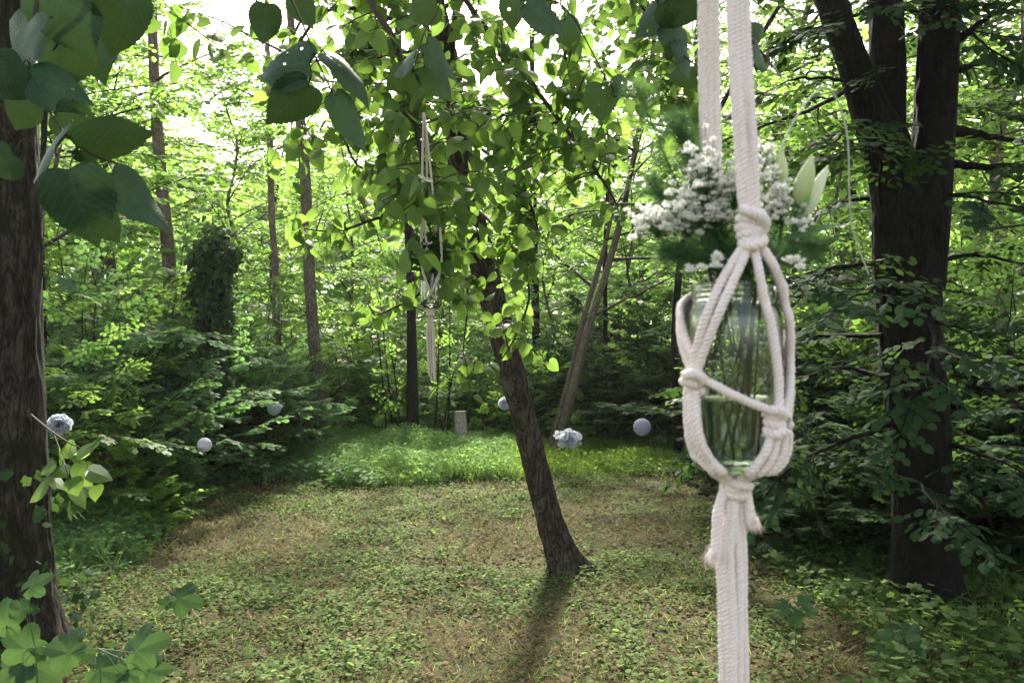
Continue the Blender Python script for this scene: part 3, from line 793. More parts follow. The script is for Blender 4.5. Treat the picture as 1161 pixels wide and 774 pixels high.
# a pruned stub and the lower dead twig
br = Acc(); lv = Acc(); r = np.random.default_rng(31)
limbs = {
 'a': [(527, 215, 5.1), (480, 20, 4.2), (430, -40, 3.4), (420, 0, 3.2), (447, 45, 3.1), (462, 100, 3.05), (474, 160, 3.0), (484, 230, 2.95), (490, 290, 2.95)],
 'b': [(510, 85, 4.7), (520, 0, 4.2), (545, 25, 3.9), (600, 92, 3.7), (650, 158, 3.6), (690, 215, 3.6), (702, 240, 3.6)],
 'c': [(519, 150, 4.9), (500, 140, 4.4), (560, 130, 3.9), (605, 140, 3.8), (650, 168, 3.7), (690, 190, 3.7)],
 'd': [(527, 215, 5.1), (500, 190, 4.6), (470, 230, 4.2), (420, 250, 3.9), (380, 262, 3.8), (335, 258, 3.7)],
 'e': [(545, 290, 5.25), (520, 280, 4.7), (500, 300, 4.2), (480, 330, 4.0), (440, 352, 3.9), (425, 358, 3.9)],
 'f': [(530, 230, 5.1), (555, 250, 4.7), (580, 290, 4.4), (600, 330, 4.3), (585, 380, 4.2), (560, 420, 4.1)],
 'g': [(496, 15, 4.5), (600, -60, 4.2), (700, -20, 3.9), (760, 60, 3.7), (790, 130, 3.6)],
 'h': [(505, 60, 4.6), (440, 20, 4.2), (380, 10, 3.9), (345, 40, 3.7), (330, 90, 3.6), (345, 150, 3.6)],
 'i': [(519, 150, 4.9), (560, 180, 4.4), (595, 220, 4.2), (610, 265, 4.1), (600, 300, 4.1)],
 'j': [(600, -60, 4.2), (620, 0, 3.9), (640, 60, 3.7), (650, 110, 3.7)],
 'k': [(440, 20, 4.2), (400, 60, 3.8), (385, 120, 3.7), (400, 180, 3.7), (430, 200, 3.7)],
 'l': [(527, 215, 5.1), (520, 250, 4.6), (530, 330, 4.3), (525, 400, 4.2)],
}
nodes = []
for k, q in limbs.items():
    p = smooth_path([rel(P(*z), O) for z in q], 40); nodes.append(p[6:])
    v, f, uv = tube(p, np.linspace(.02 if k in 'ab' else .014, .003, 40), 6); br.add(v, f, uv)
nodes = np.concatenate(nodes)
# leaf regions (cx,cy,sx,sy,depth,count)
regs = [(470, 60, 60, 45, 3.6, 210), (560, 130, 60, 45, 3.9, 200), (640, 150, 50, 45, 3.8, 190), (700, 60, 55, 40, 3.6, 190), (600, 200, 45, 35, 4.1, 120),
        (520, 230, 45, 35, 3.6, 150), (470, 170, 45, 40, 3.4, 190), (400, 60, 45, 40, 3.7, 110), (365, 262, 40, 14, 3.8, 42), (440, 225, 35, 22, 3.9, 60),
        (520, 320, 50, 28, 4.1, 75), (580, 270, 30, 40, 4.3, 60), (575, 370, 25, 30, 4.2, 34), (455, 350, 32, 12, 3.9, 22), (345, 150, 30, 18, 3.6, 34),
        (750, 130, 35, 30, 3.6, 70), (545, 430, 20, 18, 4.1, 8), (540, 10, 60, 20, 3.8, 60), (420, 150, 30, 40, 3.7, 60), (620, -60, 120, 40, 3.8, 180), (430, -60, 90, 40, 3.6, 120), (486, 215, 14, 45, 2.78, 34), (470, 310, 16, 14, 2.85, 12)]
tip = []
for (cx, cy, sx, sy, Y, n) in regs:
    n = int(n * 1.35)
    nb = max(2, n // 5)
    for b in range(nb):
        qx, qy = cx + r.normal(0, sx), cy + r.normal(0, sy); Yb = Y + r.normal(0, .3)
        c = rel(P(qx, qy, Yb), O)
        dn = np.linalg.norm(nodes - c, axis=1); q = nodes[np.argmin(dn)]
        if dn.min() > .75: continue
        mid = (c + q) / 2 + np.array([0, 0, .05])
        tp_ = smooth_path([q, mid, c], 7)
        v, f, uv = tube(tp_, np.linspace(.0035, .0014, 7), 4); br.add(v, f, uv)
        sg = 1
        for j in range(5):
            pp = tp_[-1 - j] if j < 6 else tp_[0]
            sg = -sg; h = r.normal(0, 1, 3); h[2] = -abs(h[2]) * .4 - .35; h /= np.linalg.norm(h)
            st = pp + h * .03
            nr = np.array([r.normal(0, .7), -.9 + r.normal(0, .6), 1.0 + r.normal(0, .5)])
            place(lv, T_LINDS[r.integers(0, 4)], st[None], basis(h + np.array([0, 0, -.15]), nr)[None], r.uniform(.045, .085), np.array([r.random()]))
            v, f, uv = tube(np.array([pp, st]), .001, 3); br.add(v, f, uv)
br.build('branches', M['twig'], lean); lv.build('crown', M['lind'], lean, smooth=False)

# ---- three stemmed dark tree on the right ------------------------------
YR = 4.75
O = G(1048, YR); O[2] = CH + (CY - 690) / F * YR
rt = empty('three_stemmed_tree', O, 'big dark tree on the right dividing into three upright stems', 'tree')
acc = Acc()
def rp(q): return [rel(P(*z), O) for z in q]
v, f, uv = trunk_verts(rp([(1050, 725, YR), (1048, 690, YR), (1046, 600, YR), (1043, 500, YR), (1032, 380, YR), (1028, 300, YR), (1024, 245, YR), (1015, 205, YR), (1002, 160, YR), (985, 120, YR), (966, 65, YR), (945, 10, YR), (925, -60, YR), (900, -250, YR), (890, -500, YR)]),
                 [.22, .195, .165, .16, .17, .182, .165, .14, .13, .098, .082, .08, .08, .07, .04], 440, 150, .011, 3.2, 22, .14, .2, 5, 1.2); acc.add(v, f, uv)
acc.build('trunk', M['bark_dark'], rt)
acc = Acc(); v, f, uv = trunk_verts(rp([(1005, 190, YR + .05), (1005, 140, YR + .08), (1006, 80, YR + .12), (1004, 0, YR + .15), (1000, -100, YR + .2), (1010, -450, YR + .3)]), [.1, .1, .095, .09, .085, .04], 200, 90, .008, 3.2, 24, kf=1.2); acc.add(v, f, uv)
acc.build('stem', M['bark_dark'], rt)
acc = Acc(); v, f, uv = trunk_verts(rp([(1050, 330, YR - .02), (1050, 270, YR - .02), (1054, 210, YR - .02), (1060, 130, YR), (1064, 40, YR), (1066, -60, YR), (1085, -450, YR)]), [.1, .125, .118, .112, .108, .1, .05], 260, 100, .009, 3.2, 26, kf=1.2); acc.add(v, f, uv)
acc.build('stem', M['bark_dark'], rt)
br = Acc(); lv = Acc(); r = np.random.default_rng(41)
rl = [  # path px, radius
 ([(1075, 185, YR), (1110, 190, 4.7), (1150, 187, 4.6), (1220, 190, 4.4)], .03), ([(1080, 150, YR), (1120, 150, 4.7), (1180, 158, 4.6)], .04),
 ([(1085, 80, YR), (1120, 72, 4.8), (1180, 78, 4.9)], .025), ([(1085, 45, YR), (1110, 25, 4.7), (1160, -8, 4.6)], .03),
 ([(975, 95, YR), (930, 92, 4.6), (880, 95, 4.5)], .014), ([(1010, 20, 4.9), (1035, 18, 4.8), (1060, 30, 4.8)], .02),
 ([(985, 225, YR), (950, 232, 4.7), (915, 262, 4.6), (880, 275, 4.5)], .014), ([(990, 130, YR), (960, 150, 4.5), (920, 190, 4.3)], .012),
 ([(1000, 300, YR), (960, 300, 4.3), (900, 315, 4.1), (870, 330, 4.0)], .014), ([(1010, 430, YR), (960, 420, 5.0), (900, 440, 5.2), (860, 470, 5.4), (800, 520, 5.6)], .018),
 ([(1010, 480, YR), (950, 500, 4.5), (890, 530, 4.4), (860, 560, 4.3)], .016), ([(1060, 400, YR), (1100, 410, 4.6), (1180, 430, 4.4)], .02),
 ([(1060, 300, YR), (1110, 290, 4.9), (1180, 300, 5.0)], .02), ([(1060, 500, YR), (1110, 510, 4.4), (1190, 540, 4.1)], .018),
 ([(1020, 330, YR), (1010, 320, 4.2), (980, 330, 3.9), (950, 350, 3.7)], .012), ([(1040, 350, YR), (1060, 380, 4.2), (1050, 420, 3.9), (1030, 450, 3.8)], .012),
 ([(1060, 220, YR), (1110, 225, 4.4), (1170, 240, 4.2)], .014), ([(1000, 0, YR), (960, 20, 4.3), (900, 40, 4.1)], .012), ([(1040, 540, YR), (1050, 560, 4.3), (1080, 590, 4.1)], .012),
 ([(1066, 0, YR), (1100, 30, 4.3), (1160, 60, 4.1)], .014), ([(1000, 240, YR), (1000, 180, 4.2), (970, 170, 3.9)], .012), ([(1000, 380, YR), (930, 380, 5.2), (870, 400, 5.6), (780, 430, 6.2)], .016),
 ([(980, 90, YR), (900, 130, 5.5), (830, 150, 6.0), (780, 170, 6.3)], .016),
 ([(1060, 130, YR), (1090, 120, 5.6), (1140, 130, 6.2)], .016), ([(1000, -60, YR), (930, -70, 5.2), (840, -40, 5.8)], .02), ([(1060, -90, YR), (1120, -60, 5.4), (1200, -30, 6)], .02),
]
for q, rad in rl:
    p = smooth_path(rp(q), 16); p[1:] += np.cumsum(r.normal(0, .006, (15, 3)), 0)
    v, f, uv = tube(p, np.linspace(rad, .004, 16), 7); br.add(v, f, uv)
    dress(r, lv, br, p, SP_FLAT, .15, .5, .056, T_OVAL, t0=.12, upj=.3, rb=r.random())
# crown above the picture
for i in range(34):
    az = i * 2.399; p0 = rel(P(1030 + r.normal(0, 60), -120 - i * 14, YR), O); L = r.uniform(1.6, 3.0)
    lp = limb_path(r, p0, az, math.radians(r.uniform(-5, 30)), L, -.12)
    v, f, uv = tube(lp, np.linspace(.04, .006, len(lp)), 5); br.add(v, f, uv)
    dress(r, lv, br, lp, SP_FLAT, .3, .85, .075, T_OVAL, rb=r.random())
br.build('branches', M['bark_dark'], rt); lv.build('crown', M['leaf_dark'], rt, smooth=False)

# ================================================================== PROTOTYPES AND THE FOREST
proto = {}
proto['young1'] = gen_tree('young_tree', 201, 5.2, .045, .12, 30, 1.75, (5, 45), -.08, .24, .75, .085, M['leaf_bright'], M['bark_thin'], 'tree', wob=.12)
proto['young2'] = gen_tree('young_tree', 202, 6.2, .05, .15, 34, 1.9, (0, 40), -.1, .26, .8, .085, M['leaf_bright'], M['bark_thin'], 'tree', wob=.18)
proto['young3'] = gen_tree('young_tree', 203, 5.5, .045, .1, 30, 1.7, (10, 50), -.1, .24, .75, .08, M['leaf_mid'], M['bark_thin'], 'tree', wob=.15)
proto['tall1'] = gen_tree('forest_tree', 211, 13, .16, .3, 46, 3.4, (0, 50), -.06, .42, 1.25, .12, M['leaf_mid'], M['bark_thin'], 'tree', wob=.25, tmpls=SP_THIN)
proto['tall2'] = gen_tree('forest_tree', 212, 15, .18, .36, 44, 3.8, (5, 45), -.08, .45, 1.3, .13, M['leaf_bright'], M['bark_dark'], 'tree', wob=.25, tmpls=SP_THIN)
proto['shrub1'] = gen_shrub('leafy_shrub', 221, 2.6, 20, 50, .2, .5, .06, M['leaf_cool'])
proto['shrub2'] = gen_shrub('leafy_shrub', 222, 2.9, 20, 42, .22, .5, .055, M['leaf_mid'])
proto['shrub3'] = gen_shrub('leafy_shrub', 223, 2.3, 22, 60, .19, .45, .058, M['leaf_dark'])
proto['low1'] = gen_shrub('low_shrub', 231, 1.15, 16, 62, .13, .34, .055, M['leaf_bright'])
proto['low2'] = gen_shrub('low_shrub', 232, 1.3, 16, 55, .14, .36, .05, M['leaf_mid'])

def plant(kind, px, Y, sc, label, group, rz=None, zs=None, z=0.0):
    r = R0
    s = (sc, sc, sc * (zs or 1))
    return copy_tree(proto[kind], G(px, Y, z - .02), r.uniform(0, 6.28) if rz is None else rz, s, label, group)

YG = 'young leafy trees around the clearing'; TG = 'tall forest trees behind'; SG = 'leafy shrubs around the clearing'
plants = [
 # shrubs, left
 ('shrub1', 85, 7.6, 1.0, 'cool green shrub just right of the mossy left trunk', SG),
 ('shrub2', 60, 8.6, 1.2, 'tall green shrub behind the white pom-pom at the left trunk', SG),
 ('shrub1', 160, 9.6, 1.15, 'broad green shrub left of the ivy clad trunk', SG),
 ('shrub1', 205, 9.8, .85, 'dark low shrub at the foot of the ivy clad trunk', SG),
 ('shrub2', 120, 11.0, 1.35, 'tall shrub standing below the pinkish pine trunk', SG),
 ('shrub1', 275, 10.4, .85, 'low green shrub behind the small white lantern', SG),
 ('low1', 130, 7.0, .8, 'small shrub before the mossy left trunk shrubs at the clearing border', SG),
 ('shrub3', 212, 9.6, .9, 'dark shrub swallowing the foot of the ivy clad trunk', SG),
 ('shrub2', 310, 12.5, 1.0, 'green shrub behind the grey blue lantern', SG),
 ('shrub2', 30, 7.0, .9, 'green shrub half hidden behind the mossy left trunk', SG),
 # shrubs, centre
 ('shrub2', 420, 13.6, .95, 'green shrub between the grey trunk and the thin shoots', SG),
 ('shrub1', 570, 14.0, .9, 'green shrub right of the pale stump', SG),
 ('shrub3', 700, 13.2, 1.05, 'dark green shrub behind the spiky pom-pom', SG),
 ('shrub3', 770, 12.6, 1.15, 'dark shrub right of the lilac paper lantern', SG),
 ('shrub3', 740, 14.6, 1.35, 'deep green shrub behind the lilac paper lantern', SG),
 ('shrub1', 840, 12.5, 1.1, 'cool green shrub behind the hanging jar', SG),
 # shrubs, right
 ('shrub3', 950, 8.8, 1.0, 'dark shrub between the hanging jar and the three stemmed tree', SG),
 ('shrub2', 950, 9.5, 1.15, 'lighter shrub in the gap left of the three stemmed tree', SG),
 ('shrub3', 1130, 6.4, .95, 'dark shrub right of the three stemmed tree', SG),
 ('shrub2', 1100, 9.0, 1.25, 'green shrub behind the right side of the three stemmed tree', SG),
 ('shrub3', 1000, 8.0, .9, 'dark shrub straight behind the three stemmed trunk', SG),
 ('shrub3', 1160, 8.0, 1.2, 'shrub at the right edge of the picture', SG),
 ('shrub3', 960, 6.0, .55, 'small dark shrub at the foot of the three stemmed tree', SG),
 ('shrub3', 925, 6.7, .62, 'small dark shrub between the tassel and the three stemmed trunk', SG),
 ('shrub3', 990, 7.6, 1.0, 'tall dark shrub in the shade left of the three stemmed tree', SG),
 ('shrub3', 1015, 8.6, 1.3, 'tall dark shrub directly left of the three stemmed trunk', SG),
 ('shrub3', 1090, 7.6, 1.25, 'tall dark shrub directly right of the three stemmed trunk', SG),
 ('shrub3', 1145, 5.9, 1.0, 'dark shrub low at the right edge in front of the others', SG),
 ('shrub3', 905, 10.4, 1.15, 'big dark shrub behind the right side of the hanging jar', SG),
 # young trees
 ('young1', 400, 14.5, 1.0, 'bright layered young tree right of the straight grey trunk', YG),
 ('young2', 300, 17.0, 1.1, 'bright young tree behind the ivy clad trunk', YG),
 ('young3', 235, 14.0, 1.15, 'green young tree behind the ivy clad trunk on its left', YG),
 ('young1', 110, 12.5, 1.15, 'young tree left of the pinkish pine trunk', YG),
 ('young2', 40, 11.0, 1.1, 'young tree behind the mossy left trunk', YG),
 ('young1', 500, 16.5, 1.0, 'bright young tree behind the thin dark shoots', YG),
 ('young2', 560, 18.5, 1.0, 'bright young tree behind the leaning trunk', YG),
 ('young1', 625, 15.0, .9, 'bright young tree right of the leaning trunk', YG),
 ('young2', 690, 17.5, 1.05, 'bright young tree behind the twin slanting trunks', YG),
 ('young3', 735, 15.5, 1.0, 'green young tree above the lilac paper lantern', YG),
 ('young1', 800, 16.0, 1.1, 'green young tree behind the flowers of the hanging jar', YG),
 ('young2', 880, 14.0, 1.1, 'bright young tree right of the hanging jar', YG),
 ('young1', 965, 12.0, 1.1, 'bright young tree left of the three stemmed trunk', YG),
 ('young2', 1110, 11.5, 1.2, 'bright young tree right of the three stemmed trunk', YG),
 ('young1', 1180, 13.0, 1.2, 'bright young tree at the right edge', YG),
 ('young2', 450, 22.0, 1.2, 'distant bright young tree in the centre left gap', YG),
 ('young1', 350, 22.0, 1.2, 'distant bright young tree behind the straight grey trunk', YG),
 ('young1', 620, 23.0, 1.2, 'distant bright young tree in the gap right of the leaning trunk', YG),
 # tall trees
 ('tall1', 95, 17.0, 1.0, 'tall leafy tree beyond the upper left boughs', TG),
 ('tall2', 20, 15.0, 1.0, 'tall leafy tree behind the mossy left trunk', TG),
 ('tall2', 420, 38.0, .8, 'tall hazy tree right of the grey trunk', TG),
 ('tall2', 780, 24.0, 1.0, 'tall tree behind the flowers of the hanging jar', TG),
 ('tall1', 880, 20.0, 1.05, 'tall tree between the cords and the three stemmed tree', TG),
 ('tall2', 980, 22.0, 1.1, 'tall tree behind the three stemmed tree', TG),
 ('tall1', 1110, 17.0, 1.1, 'tall tree right of the three stemmed tree', TG),
 ('tall2', 1230, 14.0, 1.0, 'tall tree beyond the right edge with boughs in view', TG),
 ('tall2', 135, 27.0, 1.0, 'tall hazy tree behind the pinkish pine trunk', TG),
 ('tall1', -60, 22.0, 1.1, 'tall tree beyond the left edge with boughs in view', TG),
]
LG_ = 'low shrubs along the edge of the clearing'
plants += [
 ('low1', 345, 11.6, 0.80, 'low bright shrub at the foot of the straight grey trunk', LG_),
 ('low2', 400, 12.4, 1.00, 'low green shrub between the straight grey trunk and the thin dark shoots', LG_),
 ('low1', 440, 12.0, 0.70, 'small bright shrub left of the thin dark shoots', LG_),
 ('low1', 500, 12.6, 0.90, 'low bright shrub just left of the pale stump', LG_),
 ('low1', 548, 12.3, 0.80, 'low bright shrub just right of the pale stump', LG_),
 ('low2', 590, 12.8, 1.10, 'low green shrub behind the leaning trunk', LG_),
 ('low1', 660, 12.2, 0.75, 'small bright shrub behind the spiky pom-pom', LG_),
 ('low2', 700, 12.5, 0.90, 'low green shrub left of the lilac paper lantern', LG_),
 ('low2', 760, 12.0, 0.80, 'low green shrub right of the lilac paper lantern', LG_),
 ('low1', 810, 11.4, 0.75, 'low bright shrub behind the bottom of the hanging jar', LG_),
 ('low2', 860, 10.8, 0.90, 'low green shrub right of the bottom of the hanging jar', LG_),
 ('low1', 300, 10.8, 0.85, 'low bright shrub below the grey blue lantern', LG_),
 ('low2', 255, 9.4, 0.75, 'low green shrub below the white lantern and the flower heads', LG_),
 ('low2', 175, 8.0, 0.60, 'low green shrub at the left border of the clearing', LG_),
 ('low2', 480, 13.2, 1.30, 'low green shrub behind the dark thin trunk', LG_),
]
for k, px, Y, sc, lab, g in plants: plant(k, px, Y, sc, lab, g)
for k in proto: hide_proto(proto[k])

# ---- individual thin trunks
def slim(name, pts, w, Y, label, bark, seed, nl=8, leafm='leaf_mid', Lr=(1.0, 2.0), lo=.35, leaf=.09, grp='slender trunks behind the clearing', extra=None, every=.35, ss=.9):
    """pts: pixel path from base up"""
    r = np.random.default_rng(seed); b = P(pts[0][0], pts[0][1], Y); o = np.array([b[0], b[1], 0.])
    root = empty(name, o, label, 'tree', grp)
    q = [rel(P(x, y, Y), o) for x, y in pts]; q[0][2] = -.1
    p = smooth_path(q, 60); n = len(p); rr = np.linspace(1, .45, n) * w / 2 / F * Y
    v, f, uv = trunk_verts(q, list(np.linspace(1, .4, 6) * w / 2 / F * Y), 160, 20, .004 * Y / 12 + .002, 3, seed, .02, .15, 4, 1.0)
    acc = Acc(); acc.add(v, f, uv); acc.build('trunk', bark, root)
    br = Acc(); lv = Acc()
    for i in range(nl):
        t = lo + (1 - lo) * (i + r.random()) / nl; k = min(int(t * (n - 1)), n - 2); az = i * 2.399 + r.normal(0, .4)
        lp = limb_path(r, p[k], az, math.radians(r.uniform(-5, 40)), r.uniform(*Lr), -.08)
        v, f, uv = tube(lp, np.linspace(.025, .006, len(lp)), 5); br.add(v, f, uv)
        dress(r, lv, br, lp, SP_THIN, every, ss, leaf, T_OVAL, rb=r.random())
    if nl:
        br.build('branches', M['twig'], root); lv.build('crown', M[leafm], root, smooth=False)
    return root
slim('pine_tree', [(203, 480), (195, 360), (190, 280), (181, 180), (174, 60), (170, -120), (168, -300)], 17, 12.5, 'straight pinkish brown trunk rising in the left background', M['bark_pine'], 301, 10, lo=.62)
slim('slender_tree', [(363, 512), (361, 450), (352, 330), (346, 200), (336, 90), (328, 0), (320, -160)], 16, 11.7, 'straight grey trunk standing left of centre at the clearing edge', M['bark_thin'], 302, 10, lo=.5)
slim('pine_tree', [(316, 470), (314, 400), (312, 300), (308, 240), (304, 60), (300, -60)], 10, 13.2, 'thin pale pink trunk far away left of the grey trunk', M['bark_pine'], 303, 6, lo=.75)
slim('slender_tree', [(468, 520), (467, 400), (465, 300), (458, 180), (452, 60), (450, -60)], 13, 11.6, 'dark thin trunk rising behind the small hanging jar', M['bark_dark'], 304, 9, lo=.5)
slim('slender_tree', [(608, 480), (608, 400), (606, 300), (604, 160), (603, 40), (602, -80)], 10, 15, 'thin dark trunk right of the leaning tree top', M['bark_dark'], 305, 6, lo=.6, Lr=(.8, 1.4))
slim('slanting_tree', [(628, 515), (650, 440), (668, 370), (690, 300), (706, 240), (722, 160), (740, 60), (748, -40)], 9.5, 11.2, 'pale slanting trunk right of the leaning tree, the right one of the pair', M['bark_thin'], 306, 9, lo=.45)
slim('slanting_tree', [(622, 512), (634, 470), (648, 420), (662, 360), (690, 260), (690, 200), (680, 100)], 7, 11.5, 'thin slanting trunk right of the leaning tree, the left one of the pair', M['bark_thin'], 307, 7, lo=.45)
slim('slender_tree', [(50, 560), (48, 400), (46, 260), (50, 150), (56, -50)], 11, 8.5, 'thin dark trunk just right of the mossy left trunk', M['bark_dark'], 308, 6, lo=.4)
slim('slender_tree', [(770, 500), (765, 380), (778, 250), (800, 160), (840, 80), (900, -20)], 9, 10.5, 'thin crooked trunk behind the bouquet', M['bark_dark'], 310, 8, lo=.3, leafm='leaf_dark')
slim('slender_tree', [(688, 500), (686, 300), (690, 180), (684, 60)], 6, 14, 'very thin trunk behind the slanting pair', M['bark_dark'], 311, 5, lo=.5, Lr=(.6, 1.2))
# thin shoots
sh = empty('sapling_clump', G(470, 11.3), 'clump of thin dark upright shoots before the dark thin trunk', 'sapling')
br = Acc(); lv = Acc(); r = np.random.default_rng(66)
for (x0, x1, top) in ((448, 430, 330), (455, 440, 380), (490, 498, 360), (505, 510, 340), (497, 520, 400), (440, 425, 350)):
    p = smooth_path([rel(P(x0, 520, 11.3), G(470, 11.3)), rel(P((x0 + x1) / 2 + 2, 440, 11.3), G(470, 11.3)), rel(P(x1, top, 11.3), G(470, 11.3))], 12)
    v, f, uv = tube(p, np.linspace(.018, .006, 12), 5); br.add(v, f, uv)
    dress(r, lv, br, p, SP_THIN, .3, .5, .06, T_OVAL, t0=.25, rb=r.random())
br.build('stems', M['bark_dark'], sh); lv.build('foliage', M['leaf_mid'], sh, smooth=False)
# stumps
def stump(px, top, bot, w, Y, label):
    b = G(px, Y); root = empty('tree_stump', b, label, 'stump')
    h = CH + (CY - top) / F * Y; acc = Acc()
    v, f, uv = trunk_verts([np.array([.0, 0, -.1]), np.array([.01, 0, h * .5]), np.array([-.005, 0, h])], [w / 2 / F * Y * 1.1, w / 2 / F * Y], 60, 40, .003, 3, px)
    acc.add(v, f, uv); acc.build('bark', M['bark_pale'], root)
    ring = v[-40:]; acc = Acc(); c = ring.mean(0) + [0, 0, .004]
    acc.add(np.vstack([ring, c]), [[i, (i + 1) % 40, 40] for i in range(40)]); acc.build('cut_face', M['deadwood'], root)
stump(522, 466, 516, 13, 11.0, 'short pale pinkish stump standing left of the leaning trunk')
stump(907, 508, 545, 11, 9.6, 'small pale stump behind the dark boughs right of the jar')

# ivy clad trunk
o = G(238, 9.0); root = empty('ivy_clad_trunk', o, 'broken trunk wrapped in dark ivy with a bushy top, left background', 'tree')
acc = Acc(); q = [rel(P(228, 560, 9), o), rel(P(235, 450, 9), o), rel(P(243, 350, 9), o), rel(P(252, 268, 9), o)]; q[0][2] = -.1
v, f, uv = trunk_verts(q, [.12, .11, .1, .08], 80, 30, .008, 3, 5); acc.add(v, f, uv); acc.build('trunk', M['bark_dark'], root)
acc = Acc(); r = np.random.default_rng(91); n = 5600
t = r.random(n); t = np.where(r.random(n) < .45, 1 - .3 * r.random(n), t)
p = smooth_path(q, 100); base = p[(t * 99).astype(int)]
az = r.uniform(0, 2 * PI, n); t = np.clip(t + .0, 0, 1); wid = np.interp(t, [0, .45, .68, .8, .93, 1], [.36, .3, .24, .27, .32, .26]) * (1 + .75 * vnoise(np.stack([np.cos(az) * 1.6, np.sin(az) * 1.6, t * 11], -1), 4))
nc = 120; ct = np.where(r.random(nc) < .36, r.uniform(.66, 1.02, nc), r.uniform(0, .7, nc)); ca = r.uniform(0, 2 * PI, nc)
cw = np.interp(ct, [0, .45, .66, .8, .95, 1.02], [.3, .2, .12, .2, .24, .12]) * r.uniform(.3, 1.3, nc)
cen = p[np.clip((ct * 99).astype(int), 0, 99)] + np.stack([np.cos(ca) * cw - .05 * (ct > .7), np.sin(ca) * cw, r.normal(0, .05, nc)], -1)
ci = r.integers(0, nc, n); sg_ = r.uniform(.03, .075, nc)[ci]
pos = cen[ci] + r.normal(0, 1, (n, 3)) * sg_[:, None] * [1, 1, 1.3]; az = ca[ci] + r.normal(0, .5, n)
dd = np.stack([np.cos(az) * .5, np.sin(az) * .5, -.7 + 0 * az], -1) + r.normal(0, .4, (n, 3)); nn = np.stack([np.cos(az), np.sin(az), .6 + 0 * az], -1) + r.normal(0, .4, (n, 3))
place(acc, T_OVAL, pos, basis(dd, nn), r.uniform(.045, .08, n), r.random(n)); acc.build('ivy', M['ivy'], root, smooth=False)

# white umbels of the elder bush on the left
o = G(285, 9.0); root = empty('flowering_shrub', o, 'low shrub with flat white flower heads at the left border', 'shrub')
br = Acc(); lv = Acc(); r = np.random.default_rng(92)
for (px, py) in ((268, 516), (284, 522), (276, 533), (210, 521), (202, 528), (205, 535), (215, 545), (292, 560), (330, 555), (250, 540), (240, 560), (300, 530)):
    tipp = rel(P(px, py, 8.8), o); b0 = np.array([tipp[0] * .5, 0, 0.])
    p = smooth_path([b0, (b0 + tipp) / 2 + [0, 0, .1], tipp], 8); v, f, uv = tube(p, np.linspace(.008, .003, 8), 4); br.add(v, f, uv)
    dress(r, lv, br, p, SP_THIN, .15, .35, .05, T_OVAL, t0=.2)
    if py < 536:
        fa = Acc(); m = 46; a = r.uniform(0, 2 * PI, m); q_ = np.sqrt(r.random(m)) * .055
        place(fa, T_RHOMB, tipp + np.stack([np.cos(a) * q_, np.sin(a) * q_, .03 - q_ * .3 + r.normal(0, .006, m)], -1), rand_rot(r, m, .5, .3), r.uniform(.012, .022, m), r.random(m))
        M.setdefault('umbel', plain_mat('umbel_white', (.6, .62, .52), .7, .2)); fa.build('flower_head', M['umbel'], root, smooth=False)
br.build('stems', M['twig'], root); lv.build('foliage', M['leaf_cool'], root, smooth=False)

# far wood: one mass of foliage
acc = Acc(); r = np.random.default_rng(500); n = 8500
Y = r.uniform(27, 62, n); px = r.uniform(-350, 1500, n)
top = np.interp(px, [-350, 60, 150, 240, 330, 420, 500, 560, 690, 760, 860, 1161, 1500], [13, 13, 11, 9, 9, 11, 10.5, 8.5, 9.5, 10, 12, 12, 12])
z = r.random(n) ** .8 * top * (.6 + .4 * Y / 40)
pos = np.stack([(px - CX) / F * Y, Y, z], -1) + r.normal(0, .5, (n, 3))
az = r.uniform(0, 2 * PI, n); dd = np.stack([np.cos(az), np.sin(az), r.normal(0, .3, n)], -1); uu = np.stack([r.normal(0, .35, n), r.normal(0, .35, n), np.ones(n)], -1)
put_sprays(acc, None, SP_FLAT, pos, dd, uu, r.uniform(1.2, 2.6, n), .33, T_RHOMB, r)
tag(acc.build('distant_forest', M['leaf_bright'], smooth=False), 'mass of sunlit foliage of the wood far behind the clearing', 'forest', kind='stuff')

# ================================================================== THINGS ON THE GROUND
def stick(name, paths, Y, rad, label, mat, cat='stick', grp=None):
    b = P(paths[0][0][0], paths[0][0][1], Y); b[2] = float(gz(b[0], b[1])) + rad
    acc = Acc(); rr = np.random.default_rng(int(b[0] * 1000) % 977)
    for q in paths:
        w = []
        for (x, y, *h) in q:
            Yg = CH * F / (y - CY) ; p = P(x, y, Yg) if y > CY + 20 else P(x, y, Y); p[2] = float(gz(p[0], p[1])) + rad + (h[0] if h else 0) + .045; w.append(p - b)
        p = smooth_path(w, 18); p[1:-1] += rr.normal(0, rad * .3, (16, 3)); rad_ = rad * 1.35; capped(acc, p, np.linspace(rad_, rad_ * .45, 18) * rr.uniform(.85, 1.15, 18), 7)
    return tag(acc.build(name, mat, origin=b), label, cat, grp)
SGp = 'fallen sticks on the clearing'
stick('forked_stick', [[(446, 644), (460, 634), (468, 624), (473, 617)], [(460, 634), (468, 636), (476, 633)]], 6, .009, 'pale forked stick lying left of the leaning trunk', M['deadwood'], grp=SGp)
stick('fallen_stick', [[(482, 604), (479, 595), (474, 588)]], 6, .01, 'short pale stick further back left of the leaning trunk', M['deadwood'], grp=SGp)
stick('fallen_stick', [[(318, 574, .1), (338, 566, .16), (352, 560, .2), (366, 561, .14)]], 7, .012, 'grey stick propped in the weeds at the left border', M['deadwood'], grp=SGp)
stick('fallen_stick', [[(658, 619), (672, 606, .05), (686, 594, .12)]], 6, .008, 'thin dark twig standing up from the foot of the leaning trunk', M['darkwood'], grp=SGp)
stick('fallen_stick', [[(780, 600), (790, 604), (802, 608)]], 6, .016, 'short brown log piece left of the white tassel', M['deadwood'], grp=SGp)
